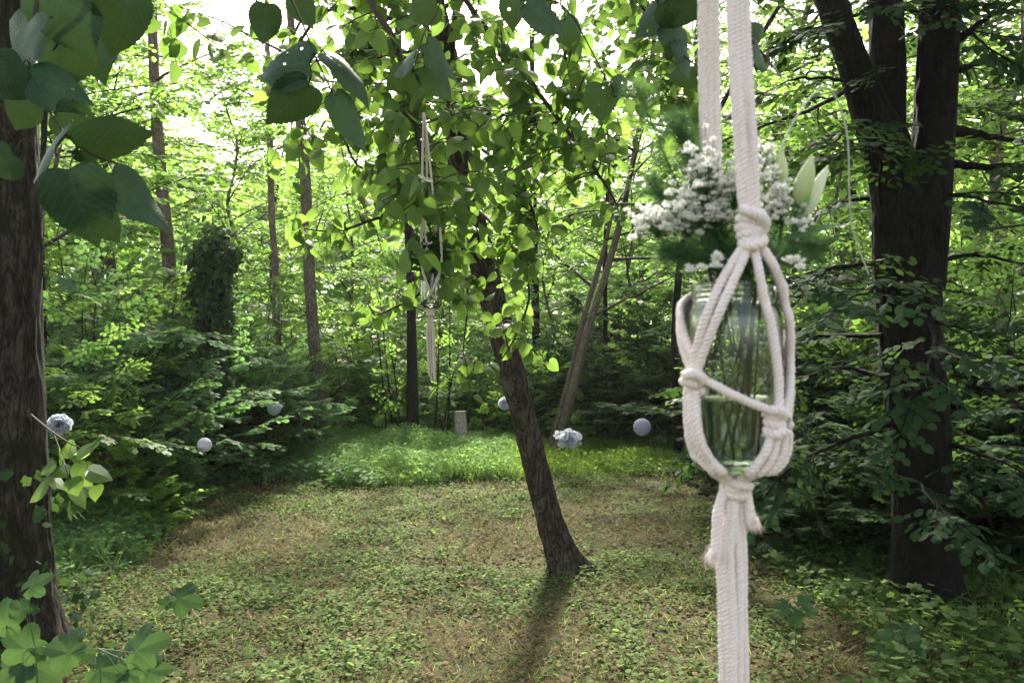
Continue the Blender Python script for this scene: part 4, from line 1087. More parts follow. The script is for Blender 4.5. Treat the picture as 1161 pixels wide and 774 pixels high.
stick('fallen_stick', [[(600, 738), (612, 728), (613, 720)]], 4, .006, 'small bent pale twig near the bottom centre', M['deadwood'], grp=SGp)
stick('fallen_stick', [[(186, 712), (200, 716), (216, 724)]], 4.3, .007, 'curved twig on the ground near the left seedlings', M['deadwood'], grp=SGp)
stick('fallen_stick', [[(583, 617), (600, 619), (612, 618)]], 6, .007, 'dark twig touching the left of the leaning trunk', M['darkwood'], grp=SGp)
stick('fallen_stick', [[(675, 668), (690, 680), (696, 690)]], 5, .006, 'brown twig lying in the shadow right of the leaning trunk', M['deadwood'], grp=SGp)
stick('fallen_stick', [[(790, 650), (812, 651), (826, 650)]], 5, .009, 'dark twig crossing behind the white tassel', M['darkwood'], grp=SGp)
stick('fallen_stick', [[(575, 572), (583, 575), (590, 577)]], 7.7, .03, 'short reddish log far back left of the leaning trunk', M['darkwood'], 'log', SGp)
stick('exposed_root', [[(985, 692, .02), (1000, 684, .06), (1014, 684, .1)]], 4.6, .01, 'pale bare root at the left foot of the three stemmed tree', M['deadwood'], 'root')
acc = Acc(); r = np.random.default_rng(321)
for k in range(420):
    y = 2.6 + 6.5 * r.random() ** 1.2; x = r.uniform(-.62, .62) * y; a_ = r.uniform(0, PI); L = r.uniform(.04, .2)
    c = np.array([x, y, float(gz(x, y)) + r.uniform(.015, .045)]); d = np.array([math.cos(a_), math.sin(a_), r.normal(0, .1)]) * L / 2
    v, f, uv = tube(np.array([c - d, c + r.normal(0, .006, 3), c + d]), r.uniform(.0012, .0035), 4); acc.add(v, f, uv)
tag(acc.build('fine_twigs', M['darkwood']), 'tiny broken twigs strewn over the clearing floor', 'twig litter', kind='stuff')
def clod(px, py, w, h, label, seed, name='bark_clod'):
    Y = CH * F / (py - CY); p = P(px, py, Y); p[2] = float(gz(p[0], p[1]))
    rr = np.random.default_rng(seed); n1, n2 = 14, 26
    th = np.linspace(0, PI / 2, n1); ph = np.linspace(0, 2 * PI, n2, endpoint=False); T, Ph = np.meshgrid(th, ph, indexing='ij')
    dv = np.stack([np.sin(T) * np.cos(Ph), np.sin(T) * np.sin(Ph), np.cos(T)], -1)
    k = 1 + .5 * fbm(dv * 3 + seed, 3, seed); v = dv * k[..., None] * np.array([w / 2, w * .35, h + .045]) - [0, 0, .015]
    i = np.arange(n1 - 1)[:, None] * n2; j = np.arange(n2)[None]; j2 = (j + 1) % n2
    acc = Acc(); acc.add(v.reshape(-1, 3), np.stack([i + j, i + n2 + j, i + n2 + j2, i + j2], -1).reshape(-1, 4))
    return tag(acc.build(name, M['darkwood'], origin=p), label, 'earth clod')
clod(478, 668, .3, .06, 'black crumbling lump of rotten wood in the middle of the clearing', 1, 'rotten_wood')
clod(398, 672, .14, .04, 'dark earth lump left of the rotten wood', 2, 'earth_clod')
clod(354, 652, .07, .06, 'small dark clod standing up on the left of the clearing', 3, 'earth_clod')
clod(196, 690, .22, .07, 'dark earth lump under a large seedling leaf', 4, 'earth_clod')
clod(320, 682, .12, .03, 'flat dark earth lump on the left of the clearing', 5, 'earth_clod')
clod(433, 729, .07, .03, 'tiny dark clod near the bottom left of centre', 6, 'earth_clod')
clod(84, 716, .22, .1, 'dark root lump at the foot of the mossy left trunk', 7, 'root_lump')
# bark chip
p = P(744, 662, 5.25); p[2] = float(gz(p[0], p[1])) + .02
acc = Acc(); capped(acc, np.array([[-.06, .03, 0], [0, 0, .012], [.07, -.03, .004]]), np.array([.02, .026, .02]), 4); ch_ = acc.build('bark_chip', M['deadwood'], origin=p); tag(ch_, 'flat pale chip of bark on the ground left of the tassel', 'bark chip'); ch_.scale = (1, 1, .35)

# seedlings at the lower left and lower right
def maple_mat():
    m, nt, out = mat_new('seedling_leaf'); at = N(nt, 'ShaderNodeAttribute', attribute_name='rnd'); uv = N(nt, 'ShaderNodeUVMap', uv_map='UVMap'); sx = N(nt, 'ShaderNodeSeparateXYZ'); nt.links.new(uv.outputs[0], sx.inputs[0])
    tc = N(nt, 'ShaderNodeTexCoord')
    mid = math_(nt, 'SUBTRACT', 1, math_(nt, 'MULTIPLY', sx.outputs[0], 40), clamp=True)
    sd = math_(nt, 'PINGPONG', math_(nt, 'SUBTRACT', math_(nt, 'ADD', sx.outputs[1], 3), math_(nt, 'MULTIPLY', sx.outputs[0], 1.2)), .06)
    sv_ = math_(nt, 'SUBTRACT', 1, math_(nt, 'MULTIPLY', sd, 70), clamp=True)
    vn = math_(nt, 'MAXIMUM', mid, math_(nt, 'MULTIPLY', sv_, .6))
    c = mixc(nt, at.outputs['Fac'], (.022, .06, .026), (.045, .1, .034)); ns = noise_(nt, 28, 4, tc.outputs['Object'], .6)
    c = mixc(nt, 1, c, ramp(nt, ns, [(.3, .65), (.7, 1.2)]), 'MULTIPLY'); c = mixc(nt, math_(nt, 'MULTIPLY', vn, .4), c, (.14, .24, .09))
    sp = noise_(nt, 75, 2, tc.outputs['Object'], .5); c = mixc(nt, ramp(nt, sp, [(.7, 0.0), (.76, .8)]), c, (.1, .07, .03))
    bs = N(nt, 'ShaderNodeBsdfPrincipled'); bs.inputs['Roughness'].default_value = .55; bs.inputs['Specular IOR Level'].default_value = .2; nt.links.new(c, bs.inputs['Base Color'])
    bp = N(nt, 'ShaderNodeBump'); bp.inputs['Strength'].default_value = .6; bp.inputs['Distance'].default_value = .0015
    nt.links.new(math_(nt, 'ADD', math_(nt, 'MULTIPLY', vn, -.6), ns), bp.inputs['Height']); nt.links.new(bp.outputs[0], bs.inputs['Normal'])
    tl = N(nt, 'ShaderNodeBsdfTranslucent'); tl.inputs[0].default_value = (.1, .19, .04, 1); mx = N(nt, 'ShaderNodeMixShader'); mx.inputs[0].default_value = .3
    nt.links.new(bs.outputs[0], mx.inputs[1]); nt.links.new(tl.outputs[0], mx.inputs[2]); nt.links.new(mx.outputs[0], out.inputs[0]); return m
M['maple'] = maple_mat()
def seedling(px, py, Y, leaves, label, mat='maple'):
    """py: ground position ignored; leaves = (px,py,sizepx,ang,facing)"""
    o = G(px, Y); o[2] = float(gz(o[0], o[1])); root = empty('maple_seedling', o, label, 'seedling', 'broad leaved seedlings')
    st = Acc(); top = rel(P(px, py, Y), o); v, f, uv = tube(smooth_path([np.zeros(3), top * .5 + [.01, 0, 0], top], 8), np.linspace(.004, .002, 8), 5); st.add(v, f, uv)
    for (x, y, s, a, fc) in leaves:
        an = math.radians(a); L = s / F * Y; d = np.array([math.cos(an), fc, math.sin(an)]); d /= np.linalg.norm(d)
        c = rel(P(x, y, Y), o) - d * L * .4; la = Acc()
        place(la, T_MAPF, c[None], basis(d * [1, .3, 1] + [0, 0, .12], np.array([R0.normal(0, .25), -1.3, .8]))[None], L * .85, np.array([R0.random()]))
        la.build('leaf', M[mat], root)
        v, f, uv = tube(smooth_path([top, (top + c) / 2 + [0, 0, .01], c + d * L * .25], 6), .0015, 4); st.add(v, f, uv)
    st.build('stem', M['stem'], root)
seedling(112, 735, 2.9, [(160, 738, 62, 20, -.3), (70, 742, 50, 170, -.3), (112, 766, 56, -10, -.6), (142, 770, 60, -20, -.8), (176, 760, 40, 0, .3)], 'broad leaved seedling at the bottom left edge of the frame, right of the trunk')
seedling(40, 735, 3.0, [(72, 742, 60, -10, -.4), (20, 735, 58, 150, -.3), (42, 662, 40, 30, .3), (8, 700, 46, 100, .2), (30, 760, 66, -30, -.6), (12, 765, 60, -140, -.5), (22, 690, 30, 150, .2)], 'broad leaved seedling in front of the mossy left trunk')
seedling(205, 700, 4.2, [(206, 682, 44, -15, -.3), (186, 684, 20, 160, .2)], 'single large pale green leaf standing on the clearing at left')
seedling(1020, 735, 3.7, [(1010, 724, 30, 170, -.3), (1032, 716, 28, 30, .3), (1025, 742, 34, -60, -.5), (1044, 735, 26, 0, -.2), (1006, 742, 26, -140, -.4)], 'bright seedling in front of the three stemmed tree')
seedling(900, 690, 3.9, [(890, 690, 24, 170, -.3), (912, 682, 22, 40, .3), (903, 700, 26, -60, -.5), (920, 694, 20, 0, -.2)], 'seedling at the right border of the clearing')

# ================================================================== PAPER LANTERNS
M['paper'] = plain_mat('lantern_paper', (.62, .62, .66), .8, .1, trans=.35, trcol=(.6, .6, .64))
M['paper_lilac'] = plain_mat('lantern_paper_lilac', (.42, .4, .52), .8, .1, trans=.3, trcol=(.4, .38, .5))
M['paper_blue'] = plain_mat('lantern_paper_blue', (.38, .43, .5), .8, .1, trans=.3, trcol=(.35, .4, .45))
M['tissue'] = plain_mat('tissue_white', (.7, .72, .8), .8, .1, trans=.4, trcol=(.65, .68, .75))
M['thread'] = plain_mat('thread', (.5, .5, .48), .8)
LG = 'paper lanterns and pom-poms around the clearing'
def lantern(px, py, rpx, Y, mat, label, up=1.2):
    c = P(px, py, Y); R = rpx / F * Y; root = empty('paper_lantern', c, label, 'lantern', LG)
    th = np.linspace(.12, PI - .12, 97); rr = R * (1 + .05 * np.abs(np.sin(th * 11)) - .03)
    v, f = lathe(np.stack([rr * np.sin(th), rr * np.cos(th) * .97], 1), 40); a = Acc(); a.add(v, f); a.build('shade', mat, root)
    a = Acc(); t = np.linspace(0, 2 * PI, 25); capped(a, np.stack([np.cos(t) * R * .13, np.sin(t) * R * .13, 0 * t + R * .965], 1), .002, 5)
    capped(a, np.array([[-R * .13, 0, R * .965], [0, 0, R * 1.0], [R * .13, 0, R * .965]]), .0015, 4); a.build('wire_ring', M['thread'], root)
    a = Acc(); capped(a, np.array([[0, 0, R], [.003, 0, R + up * .5], [0, 0, R + up]]), .0006, 4); a.build('string', M['twig'], root)
def pompom(px, py, rx, ry, Y, label, seed, up=1.2, spiky=0.0, mat='tissue'):
    c = P(px, py, Y); R = rx / F * Y; root = empty('paper_pompom', c, label, 'pom-pom', LG); r = np.random.default_rng(seed)
    n = 260 if not spiky else 150; d = r.normal(0, 1, (n, 3)); d /= np.linalg.norm(d, axis=1)[:, None]
    up_ = np.cross(d, r.normal(0, 1, (n, 3)))
    a = Acc(); s = R * r.uniform(.82 - spiky, 1.05, n) * (1 + spiky * 1.6 * r.random(n) ** 2); T = leaf_half([(0, .1), (.12, .3), (.26, .6), (.32, .85), (.2, .97), (.08, 1.0)], 1, .9, .1)
    place(a, T, np.zeros((n, 3)), basis(d, up_), s, r.random(n)); o_ = a.build('tissue_petals', M[mat], root, smooth=False); o_.scale = (1, 1, ry / rx)
    a = Acc(); capped(a, np.array([[0, 0, 0], [.003, 0, R + up * .5], [0, 0, R + up]]), .0006, 4); a.build('string', M['twig'], root)
pompom(67, 481, 14, 12, 5.0, 'white tissue pom-pom beside the mossy left trunk', 1)
lantern(232, 504, 8, 6.6, M['paper'], 'small white paper lantern in front of the dark left shrubs')
lantern(311, 463, 7.8, 8.0, M['paper_blue'], 'small grey blue paper lantern left of the straight grey trunk')
pompom(573, 457, 8, 7.5, 9.5, 'small white pom-pom just left of the leaning trunk', 2)
pompom(645, 497, 14, 10, 9.4, 'spiky pale blue pom-pom just right of the leaning trunk', 3, spiky=.25)
lantern(728, 484, 10, 7.8, M['paper_lilac'], 'ribbed lilac paper lantern between the leaning trunk and the jar', 1.5)

# ================================================================== MACRAME HANGERS
m, nt, out = mat_new('cotton_cord')
tc = N(nt, 'ShaderNodeTexCoord'); ns = noise_(nt, 900, 4, tc.outputs['Object'], .7); n2 = noise_(nt, 60, 3, tc.outputs['Object'])
c_ = mixc(nt, n2, (.88, .775, .74), (.95, .875, .85))
bs = N(nt, 'ShaderNodeBsdfPrincipled'); bs.inputs['Roughness'].default_value = .95; bs.inputs['Specular IOR Level'].default_value = .1
bs.inputs['Sheen Weight'].default_value = .25; bs.inputs['Sheen Roughness'].default_value = .5
nt.links.new(c_, bs.inputs['Base Color']); bp = N(nt, 'ShaderNodeBump'); bp.inputs['Strength'].default_value = .5; bp.inputs['Distance'].default_value = .0006
nt.links.new(ns, bp.inputs['Height']); nt.links.new(bp.outputs[0], bs.inputs['Normal'])
tl = N(nt, 'ShaderNodeBsdfTranslucent'); tl.inputs[0].default_value = (.8, .72, .68, 1); mx = N(nt, 'ShaderNodeMixShader'); mx.inputs[0].default_value = .15
nt.links.new(bs.outputs[0], mx.inputs[1]); nt.links.new(tl.outputs[0], mx.inputs[2]); nt.links.new(mx.outputs[0], out.inputs[0]); M['cord'] = m
M['cord2'] = plain_mat('beige_cord', (.5, .46, .36), .9, .1, bump=.3, nscale=500)

def cord(acc, path, rad=.0034, pitch=.011, ph=0.0, detail=1.0):
    """cotton cord of three twisted strands"""
    path = np.asarray(path, float); L = np.linalg.norm(np.diff(path, axis=0), axis=1).sum(); n = max(8, int(L / (.0012 / detail)))
    p = smooth_path(path, n); t, Nn, B = frames(p); s = np.concatenate([[0], np.cumsum(np.linalg.norm(np.diff(p, axis=0), axis=1))])
    wob = .12 * vnoise(np.stack([s * 160, 0 * s + ph * 3.7, 0 * s], -1), 5)
    for k in range(3):
        a = 2 * PI * s / pitch + wob * 4 + k * 2 * PI / 3 + ph
        q = p + (np.cos(a)[:, None] * Nn + np.sin(a)[:, None] * B) * rad * .5
        v, f, uv = tube(q, rad * (.58 + .07 * vnoise(np.stack([s * 330, 0 * s + k * 5, 0 * s + ph], -1), 9)), 7); acc.add(v, f, uv)
def fuzz(acc, path, rad, n, r, L=.004):
    p = smooth_path(path, 200)
    i = r.integers(0, 200, n); d = r.normal(0, 1, (n, 3)); d /= np.linalg.norm(d, axis=1)[:, None]
    T = (np.array([[-.03, 0, 0], [.03, 0, 0], [0, 1, .3]]), np.array([[0, 1, 2]]), np.zeros((3, 2)))
    place(acc, T, p[i] + d * rad * .9, basis(d + r.normal(0, .6, (n, 3)), r.normal(0, 1, (n, 3))), r.uniform(.4, 1, n) * L, .5)
def coil(acc, c, axis, R, turns, h, rad, seed=0, sq=.8):
    """knot body: a lumpy coil round axis"""
    axis = np.asarray(axis, float); axis /= np.linalg.norm(axis); Bm = basis(axis, [0.2, -1, .1])
    t = np.linspace(0, 1, int(26 * turns)); a = 2 * PI * turns * t; rr = R * (1 + .1 * np.sin(a * 2 + seed)) * (1 - .25 * np.abs(t - .45))
    loc = np.stack([np.cos(a) * rr, (t - .5) * h + .12 * rad * np.sin(a * 3), np.sin(a) * rr * sq], 1)
    cord(acc, loc @ Bm.T + c, rad)

YJ = .64
def J(px, py, dy=0.0): return P(px, py, YJ + dy)
S = YJ / F     # metres per pixel at the jar
jc = J(832, 532)     # bottom centre of jar
rg = np.random.default_rng(12)

# jar -------------------------------------------------------------------
M['glass'] = glass_mat('clear_glass', (.97, .99, .98), 1.48)
M['water'] = glass_mat('water', (.93, .98, .95), 1.333)
def ring_prof(pts): return np.array(pts, float)
jar = empty('glass_jar', jc, 'clear glass jar half full of water hanging in the white macrame in front', 'jar')
RJ = 53 * S; HJ = 210 * S
outer = smooth_path(np.array([(.001, .0015, 0), (RJ * .5, .0008, 0), (RJ * .66, 0, 0), (RJ * .8, .003, 0), (RJ * .93, .012, 0), (RJ * 1.0, .028, 0), (RJ * 1.01, HJ * .45, 0), (RJ * 1.0, HJ * .78, 0), (RJ * .96, HJ * .85, 0), (RJ * .89, HJ * .885, 0), (RJ * .88, HJ * .905, 0), (RJ * .905, HJ * .915, 0), (RJ * .885, HJ * .93, 0), (RJ * .905, HJ * .945, 0), (RJ * .885, HJ * .96, 0), (RJ * .9, HJ * .985, 0), (RJ * .885, HJ, 0)]), 120)[:, :2]
inner = smooth_path(np.array([(RJ * .85, HJ, 0), (RJ * .83, HJ * .97, 0), (RJ * .83, HJ * .9, 0), (RJ * .9, HJ * .84, 0), (RJ * .935, HJ * .77, 0), (RJ * .945, HJ * .45, 0), (RJ * .93, .03, 0), (RJ * .84, .014, 0), (RJ * .65, .008, 0), (RJ * .3, .0085, 0), (.001, .009, 0)]), 90)[:, :2]
v, f = lathe(np.vstack([outer, inner]), 96); a = Acc(); a.add(v, f[:, ::1]); a.build('glass_body', M['glass'], jar)
zw = 82 * S
ins = inner[::-1]; ins = ins[ins[:, 1] < zw]; prof = np.vstack([ins * [1, 1] + [.0004, 0], [ins[-1, 0] + .0004, zw], [ins[-1, 0] * .96, zw - .0012], [.001, zw - .0014]])
prof[:, 1] = np.where(np.arange(len(prof)) < len(ins), prof[:, 1] - .0003, prof[:, 1])
v, f = lathe(prof, 96); a = Acc(); a.add(v, f); a.build('water', M['water'], jar)

# hanger ------------------------------------------------------------------
hg = empty('macrame_hanger', J(832, 545), 'white knotted cotton macrame plant hanger holding the big jar in front', 'hanger')
HO = J(832, 545)
def hp(q): return np.array([rel(J(*z), HO) for z in q])
a = Acc(); fz = Acc()
KT = (851, 262, -.028)     # top knot
for k, dx in enumerate((-9, -3, 3.1, 9.2)):
    q = hp([(838 + dx * 1.0, -560, 0), (836 + dx, -100, -.01), (838 + dx, 40, -.016), (844 + dx, 140, -.024 - .003 * (k % 2)), (849 + dx * .9, 225, -.03), (851 + dx * .6, 262, -.028)])
    cord(a, q, ph=k, rad=.0032); fuzz(fz, q, .0036, 500, rg)
for k, dx in enumerate((-7, 1, 7)):
    q = hp([(838 + dx, -560, .006), (837 + dx, -100, 0), (839 + dx, 40, -.008), (845 + dx, 140, -.018), (850 + dx * .8, 225, -.022), (851, 262, -.022)])
    cord(a, q, ph=k + 5, rad=.0032)
a.build('front_strap', M['cord'], hg)
a = Acc()
for k, dx in enumerate((-8, -1, 6)):
    q = hp([(822 + dx, -560, .0), (806 + dx, -60, .06), (805 + dx, 60, .07), (807 + dx, 170, .07), (812 + dx * .7, 280, .066), (817, 318, .058)])
    cord(a, q, ph=k * 2, rad=.0042); fuzz(fz, q, .0042, 300, rg)
coil(a, hp([(816, 305, .063)])[0], [0, 0, 1], .0085, 3, .022, .0036)
a.build('rear_strap', M['cord'], hg)
a = Acc(); kc = hp([(851, 262, -.026)])[0]
coil(a, kc + [0, 0, .007], [.05, 0, 1], .0082, 2.4, .016, .0038, 1, .9); coil(a, kc - [0.0, 0, .006], [-.25, .1, 1], .0078, 1.6, .010, .0040, 3, .9)
cord(a, kc + np.array([[-.009, -.007, .016], [-.002, -.0125, .012], [.0085, -.009, .007], [.010, 0, 0]]), .0038)
cord(a, kc + np.array([[-.0085, -.003, -.012], [-.002, -.0115, -.013], [.006, -.0095, -.010], [.009, -.002, -.006]]), .0038)
a.build('top_knot', M['cord'], hg)
# net
a = Acc(); Rj = -.041
net = [
 [(846, 275, -.028), (822, 312, -.036), (802, 355, -.0405), (790, 395, -.033), (785, 425, -.026)],
 [(850, 278, -.03), (833, 315, -.0405), (815, 355, -.0445), (797, 400, -.036), (788, 428, -.028)],
 [(854, 277, -.03), (863, 320, -.0375), (873, 380, -.032), (878, 430, -.026), (877, 468, -.024)],
 [(856, 274, -.028), (878, 303, -.03), (890, 345, -.018), (893, 400, -.005), (889, 440, -.008), (880, 470, -.018)],
 [(855, 271, -.026), (874, 296, -.024), (886, 335, -.01), (889, 390, .002), (892, 430, .002), (882, 465, -.01)],
 [(788, 427, -.028), (806, 434, -.037), (830, 447, -.0445), (852, 457, -.0405), (868, 464, -.03)],
 [(784, 437, -.022), (784, 470, -.028), (789, 500, -.030), (802, 522, -.028), (822, 540, -.016)],
 [(790, 437, -.026), (790, 470, -.032), (795, 500, -.034), (808, 524, -.030), (826, 541, -.018)],
 [(779, 436, -.012), (780, 480, -.018), (786, 510, -.02), (803, 530, -.016), (820, 543, -.01)],
 [(868, 488, -.024), (864, 508, -.030), (852, 527, -.028), (838, 542, -.016)],
 [(875, 490, -.024), (873, 510, -.027), (862, 528, -.024), (843, 541, -.013)],
 [(882, 488, -.018), (882, 508, -.020), (870, 528, -.018), (848, 541, -.01)],
 [(885, 486, -.006), (886, 505, -.006), (876, 524, -.006), (850, 540, 0)],
 [(783, 434, .0), (795, 470, .036), (805, 510, .034), (826, 541, .006)],
 [(884, 476, .0), (872, 490, .034), (856, 520, .03), (836, 541, .006)],
]
jl = rel(jc, HO)
def clear(w, extra):
    w = smooth_path(w, 60)
    for p_ in w:
        zz_ = p_[2] - jl[2]
        if zz_ < -.004 or zz_ > HJ: continue
        R_ = np.interp(zz_, outer[:, 1], outer[:, 0]) + extra; x_ = p_[0] - jl[0]
        if abs(x_) >= R_: continue
        if math.hypot(x_, p_[1] - jl[1]) < R_:
            p_[1] = jl[1] + (1 if p_[1] > jl[1] + .012 else -1) * math.sqrt(R_ * R_ - x_ * x_)
    w[1:-1] = (w[:-2] + w[1:-1] * 2 + w[2:]) / 4
    return w
for k, q in enumerate(net):
    w = clear(hp(q), .005); cord(a, w, .0036 if k < 5 or k == 8 else .0034, ph=k); fuzz(fz, w, .004, 160, rg)
def wrap(a0, a1, pw, p0, p1, k):
    z0, z1 = rel(J(832, p0), HO)[2], rel(J(832, p1), HO)[2]; t = np.linspace(0, 1, 30); an = np.radians(a0 + (a1 - a0) * t ** pw); z = z0 + (z1 - z0) * t
    R_ = np.interp(z - jl[2], outer[:, 1], outer[:, 0]); R_ = np.maximum(R_, RJ * (.88 + .12 * np.clip(t * 6, 0, 1))) + .0046
    w = np.stack([jl[0] + R_ * np.cos(an), jl[1] + R_ * np.sin(an), z], 1); w = np.vstack([hp([(816, 306, .063)]), w]); cord(a, w, .0034, ph=k); fuzz(fz, w, .0036, 160, rg)
wrap(98, 222, .42, 328, 430, 1); wrap(90, 212, .5, 326, 430, 4); wrap(82, -36, .5, 330, 472, 2)
a.build('net_cords', M['cord'], hg)
for kk, (c, ax) in enumerate((((785, 430, -.026), [.1, 0, 1]), ((876, 478, -.031), [.02, 0, 1]))):
    a = Acc(); q = hp([c])[0]
    if kk == 0:
        coil(a, q, ax, .0062, 1.8, .009, .0038, 2, .9)
        cord(a, q + np.array([[-.007, -.004, .003], [-.001, -.011, .005], [.006, -.009, .001], [.008, -.006, -.002]]), .0040)
    else:
        coil(a, q, ax, .0075, 3.0, .019, .0040, 4, .9)
        cord(a, q + np.array([[-.009, -.004, .008], [-.001, -.0125, .010], [.008, -.009, .006]]), .0040)
        cord(a, q + np.array([[-.008, -.004, -.007], [-.001, -.012, -.0085], [.007, -.009, -.006]]), .0040)
    a.build('side_knot', M['cord'], hg)
# bottom gather and tassel
a = Acc(); q = hp([(833, 552, -.005)])[0]
coil(a, q + [0, 0, .001], [0, 0, 1], .0092, 3.4, .016, .0036, 5, .9)
cord(a, q + np.array([[-.011, -.003, .009], [0, -.0135, .004], [.011, -.004, .001]]), .0038)
a.build('gathering_knot', M['cord'], hg)
a = Acc()
strands = [(-12, -.004, 820), (-6.5, -.0085, 840), (-.5, -.0105, 835), (5, -.0085, 842), (10.5, -.004, 836), (-8, .003, 845), (1, .005, 840), (8, .003, 832)]
for k, (dx, dy, end) in enumerate(strands):
    j = rg.normal(0, 2.0, 5)
    q = hp([(833 + dx * .55, 548, dy * .6), (831 + dx * .85 + j[0], 580, dy), (831 + dx + j[1], 630, dy), (831 + dx * 1.05 + j[2], 700, dy * 1.05), (832 + dx * 1.1 + j[3], 770, dy * 1.1), (832 + dx * 1.15, end + 40, dy * 1.1)])
    cord(a, q, .0035, ph=k, pitch=rg.uniform(.0085, .012)); fuzz(fz, q, .0036, 520, rg)
for q, (ex, ey) in (([(822, 552, -.008), (814, 580, -.012), (812, 610, -.013), (811, 630, -.013)], (806, 646)), ([(845, 552, -.006), (849, 575, -.008), (851, 592, -.008)], (856, 606))):
    w = hp(q); cord(a, w, .0040); tipq = w[-1]
    T = (np.array([[-.02, 0, 0], [.02, 0, 0], [.01, 1, .1]]), np.array([[0, 1, 2]]), np.zeros((3, 2))); n = 420
    d = np.array([(ex - q[-1][0]) * S, 0, -(ey - q[-1][1]) * S]); d = d / np.linalg.norm(d) + rg.normal(0, .28, (n, 3))
    place(fz, T, tipq + rg.normal(0, .0025, (n, 3)) + [0, 0, .004], basis(d, rg.normal(0, 1, (n, 3))), rg.uniform(.005, .013, n), .5)
a.build('tassel', M['cord'], hg)
fz.build('loose_fibres', M['cord'], hg)

# bouquet ---------------------------------------------------------------
M['petal'] = plain_mat('gypsophila_petal', (.9, .9, .87), .7, .2, (.82, .83, .75), 120, trans=.5, trcol=(.9, .9, .84))
M['fern'] = leaf_mat('feathery_green', (.035, .095, .035), (.09, .19, .07), (.14, .28, .08), .4)
M['lily'] = plain_mat('lily_bud', (.45, .55, .25), .45, .4, (.62, .66, .42), 25, trans=.3, trcol=(.6, .7, .35))
M['lilyw'] = plain_mat('lily_petal_white', (.7, .74, .62), .45, .4, (.6, .66, .5), 25, trans=.35, trcol=(.75, .8, .6))
BG = 'flowers in the hanging jar'
def blossom(acc, c, s, r, n=16):
    d = r.normal(0, 1, (n, 3)); d[:, 2] = np.abs(d[:, 2]) + .2; d[:, 1] -= .4; d /= np.linalg.norm(d, axis=1)[:, None]
    T = (np.array([[0, 0, 0], [.28, .6, .05], [.18, .95, -.06], [-.18, .95, -.06], [-.28, .6, .05]]), np.array([[0, 1, 2, 3], [0, 3, 4, 4]])[:1], np.zeros((5, 2)))
    T = (T[0], np.array([[0, 1, 2], [0, 2, 3], [0, 3, 4]]), T[2])
    place(acc, T, np.tile(c, (n, 1)), basis(d, r.normal(0, 1, (n, 3))), s * r.uniform(.45, .6, n) * 1.0, r.random(n))
mouth = J(832, 322, 0)
def sprig(regions, label, seed, dy, in_jar=(832, 420), bs=9.5):
    r = np.random.default_rng(seed); root = empty('gypsophila_sprig', mouth, label, 'flower', BG)
    st = Acc(); bl = Acc(); base = rel(J(in_jar[0] + r.uniform(-22, 22), 516 if seed in (1, 2, 4) else 350 + seed * 8, r.uniform(-.012, .012)), mouth); neck = np.array([r.uniform(-.02, .02), r.uniform(-.012, .015), 0])
    p = smooth_path([base, neck], 12); v, f, uv = tube(p, .0009, 5); st.add(v, f, uv)
    for (cx, cy, sx, sy, n) in regions:
        hub = rel(J(cx, cy + sy * 1.3, dy * .5), mouth)
        p = smooth_path([neck, (neck + hub) / 2 + [0, 0, .004], hub], 16); v, f, uv = tube(p, np.linspace(.0013, .0007, 16), 5); st.add(v, f, uv)
        for k in range(int(n * 1.3)):
            c = rel(J(cx + r.normal(0, sx * .55), cy + r.normal(0, sy * .55), dy + r.normal(0, .012)), mouth)
            m_ = (hub + c) / 2 + r.normal(0, .003, 3); v, f, uv = tube(smooth_path([hub, m_, c], 5), .0003, 3); st.add(v, f, uv)
            blossom(bl, c, bs * S * r.choice([.7, 1.0, 1.2, 1.45], p=[.25, .3, .3, .15]), r)
    st.build('stems', M['stem'], root); bl.build('blossoms', M['petal'], root, smooth=False)
sprig([(800, 195, 22, 30, 95), (790, 225, 24, 18, 35)], "upright cluster of baby's breath left of the front strap", 1, .012)
sprig([(745, 248, 28, 16, 52), (780, 245, 26, 18, 60)], "wide left cluster of baby's breath above the jar rim", 2, .0)
sprig([(812, 240, 24, 16, 60), (832, 205, 14, 26, 34), (850, 200, 20, 26, 30)], "cluster of baby's breath behind the top knot", 3, .006)
sprig([(882, 228, 20, 20, 60), (905, 250, 16, 14, 26)], "right cluster of baby's breath below the lily buds", 4, .004)
sprig([(866, 172, 9, 14, 12), (872, 200, 10, 16, 22)], "small loose cluster of baby's breath right of the front strap", 5, .02)
sprig([(790, 303, 14, 5, 3), (812, 300, 8, 10, 3), (900, 300, 12, 8, 3)], "few single white blossoms just above the jar rim", 6, -.028, bs=14)
sprig([(726, 262, 10, 12, 12)], "outermost left tip of baby's breath", 7, .0)
